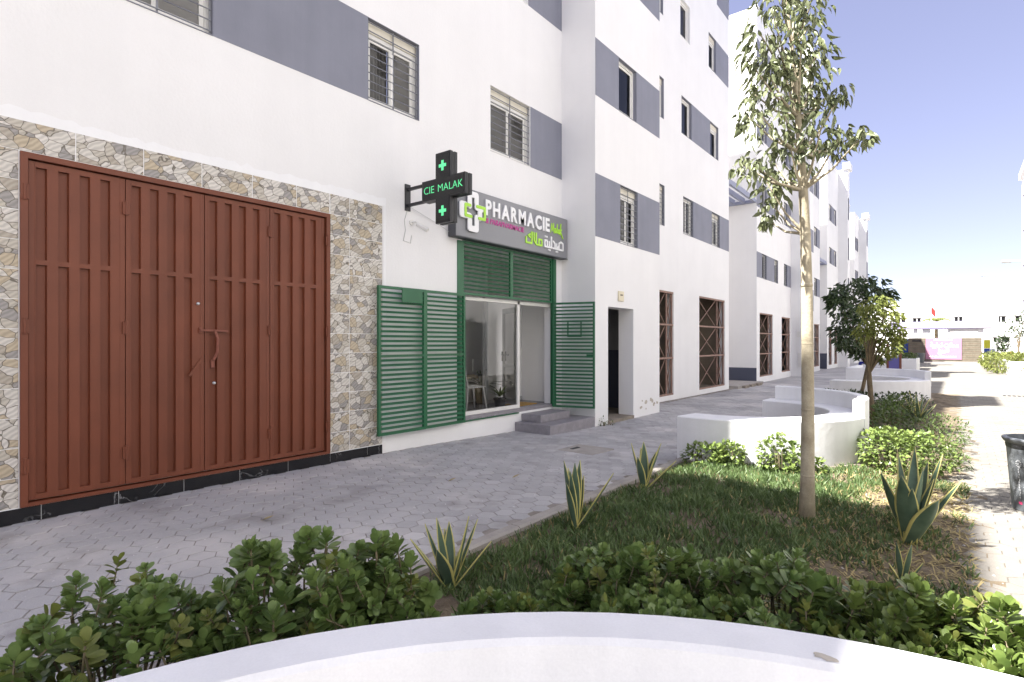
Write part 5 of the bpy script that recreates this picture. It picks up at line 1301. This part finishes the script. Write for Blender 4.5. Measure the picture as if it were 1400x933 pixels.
# seated person far off: one continuous skinned body
def person(label, base, face):
    t = thing('person', label, 'person', base, rz=face)
    J = [((0, 0, .5), .15), ((0, 0, .72), .16), ((.02, 0, .95), .17), ((.04, 0, 1.1), .08), ((.07, 0, 1.2), .09), ((.08, 0, 1.32), .1),
         ((.05, .1, .48), .1), ((.42, .12, .5), .075), ((.45, .12, .12), .05), ((.58, .12, .04), .045), ((.05, -.1, .48), .1), ((.42, -.12, .5), .075), ((.45, -.12, .12), .05), ((.58, -.12, .04), .045),
         ((.03, .2, 1.0), .06), ((.1, .26, .75), .05), ((.32, .15, .62), .04), ((.03, -.2, 1.0), .06), ((.1, -.26, .75), .05), ((.32, -.15, .62), .04)]
    E_ = [(0, 1), (1, 2), (2, 3), (3, 4), (4, 5), (0, 6), (6, 7), (7, 8), (8, 9), (0, 10), (10, 11), (11, 12), (12, 13), (2, 14), (14, 15), (15, 16), (2, 17), (17, 18), (18, 19)]
    me = bpy.data.meshes.new('body'); me.from_pydata([j[0] for j in J], E_, []); setmats(me, 'cloth_blue')
    o = bpy.data.objects.new('body', me); col.objects.link(o); o.parent = t
    o.modifiers.new('skin', 'SKIN'); 
    for v, j in zip(me.skin_vertices[0].data, J): v.radius = (j[1], j[1])
    me.skin_vertices[0].data[0].use_root = True
    s = o.modifiers.new('sub', 'SUBSURF'); s.levels = 1; s.render_levels = 2
    m = MB(); m.lathe((.08, 0, 1.3), [(.105, -.1), (.12, 0), (.1, .07), (0, .1)], 14); loc_build(m, 'face', 'skin', t)
    m = MB(); m.lathe((.08, 0, 1.36), [(.2, -.02), (.21, 0), (.12, .02), (.11, .1), (0, .13)], 16); loc_build(m, 'hat', 'cloth_white', t)
    return t
pp = at(1187, 500, 34); person('person in dark blue clothes and a white hat sitting beyond the far bench', (pp.x, pp.y, -.1), R(200))
st2 = thing('stone_block', 'low pale block the distant person sits on', 'block', (pp.x, pp.y, -.14)); m = MB(); m.box(pp.x - .25, pp.x + .3, pp.y - .4, pp.y + .4, -.2, .27, .02); m.build('block', 'bench_white', st2)

# ================================================================== LITTER BIN (right edge)
bx_, by_ = .655, 7.48
bz_ = gz(by_)
bi = thing('litter_bin', 'dark grey tapered litter bin with pale palm motif at the right edge of the plaza', 'bin', (bx_, by_, bz_))
def brad(z): return .225 + (.275 - .225) * z / .7
m = MB(); m.lathe((bx_, by_, bz_), [(0, .01), (.225, .01), (.275, .70), (.262, .70), (.215, .05), (0, .05)], 40); smooth_angle(m.build('body', 'bin_grey', bi))
m = MB(); m.lathe((bx_, by_, bz_), [(.2755, .655), (.30, .685), (.305, .70), (.30, .71), (.262, .712), (.262, .66)], 40); smooth_angle(m.build('rim', 'bin_grey', bi))
m = MB(); m.lathe((bx_, by_, bz_), [(.2735, .615), (.2775, .655)], 40); m.build('collar', 'black_plastic', bi)
az0 = math.atan2(-by_, -bx_)
def bp_(a, z, o=.0015): rr_ = brad(z) + o; return (bx_ + rr_ * math.cos(a), by_ + rr_ * math.sin(a), bz_ + z)
m = MB(); r = random.Random(2)
def mark(a, z, w, h):
    m.quad(bp_(a - w, z - h), bp_(a + w, z - h), bp_(a + w, z + h), bp_(a - w, z + h))
for c0, zc in ((-1.0, .47), (-.62, .45), (-.95, .22), (-.6, .2), (-.2, .4), (.2, .3)):
    for k in range(46):
        q = rv(r); mark(az0 + c0 + q.x * .2, zc + q.y * .09, .006, .0022)
for c0 in (-.72, -.2): 
    for k in range(14): mark(az0 + c0 + r.uniform(-.02, .02), .14 + k * .025, .018, .009)
    for k in range(10):
        a_ = k * .63; mark(az0 + c0 + .09 * math.cos(a_), .47 + .03 * math.sin(a_), .03, .004)
tag(m.build('palm_motif', 'bin_mark', bi), kind='stuff')
m = MB(); m.quad(bp_(az0 - .8, .075, .002), bp_(az0 - .66, .075, .002), bp_(az0 - .66, .1, .002), bp_(az0 - .8, .1, .002)); m.build('pink_emblem', 'pink_mark', bi)

# potted plants inside the pharmacy
def pot_plant(label, x_, y_, z_, pr, ph, L, n, mat_, mleaf, seed, name='potted_plant'):
    t = thing(name, label, 'plant', (x_, y_, z_)); m = MB(); m.lathe((x_, y_, z_), [(0, 0), (pr * .75, 0), (pr, ph), (pr * 1.08, ph), (pr * 1.08, ph + .03), (pr * .9, ph + .03), (pr * .85, ph * .8), (0, ph * .8)], 20); m.build('pot', mat_, t)
    r = random.Random(seed)
    for k in range(n):
        m = MB(); az = k * 2.4; el = R(r.uniform(15, 75)); d_ = Vector((math.cos(az) * math.cos(el), math.sin(az) * math.cos(el), math.sin(el)))
        leaf_faces(m, (x_, y_, z_ + ph + .05), d_, (0, 0, 1), L * r.uniform(.7, 1), L * .12, .3, .35, (.4, .9, 1, .8, .5, 0)); m.build('leaf', mleaf, t, smooth=True)
pot_plant('palm in a pale pot behind the white chair', -7.85, 8.85, .33, .15, .3, .62, 16, 'terracotta', 'leaf_dark', 1)
pot_plant('small spiky plant in a black pot behind the pharmacy glass', -6.98, 8.4, .335, .12, .16, .3, 20, 'black_plastic', 'leaf_shrub', 2)
# weeds at the tower foot, dry leaves on the paving
hedge('weed', 'small weeds growing at the foot of the pharmacy pillar', 'weed', [((XT + .06, 10.1, -.02), (.06, .12, .1)), ((XT + .08, 10.35, -.07), (.08, .12, .04))], 40, .05, .02, 'leaf_hedge', 81)
for k, (u, v) in enumerate(((357, 714), (612, 660), (700, 655))):
    p, d = gp(u, v, .0); t = thing('dry_leaf', ('curled brown leaf on the paving in front of the gate', 'brown leaf on the paving below the green shutters', 'small dead leaf on the paving in line with the pharmacy steps')[k], 'leaf', p)
    m = MB(); leaf_faces(m, p + Vector((0, 0, .012)), (.4, 1, .1), (0, 0, 1), .11, .04, .5, -.2, (0, .7, 1, .7, 0)); m.build('blade', 'dry_grass', t, smooth=True)
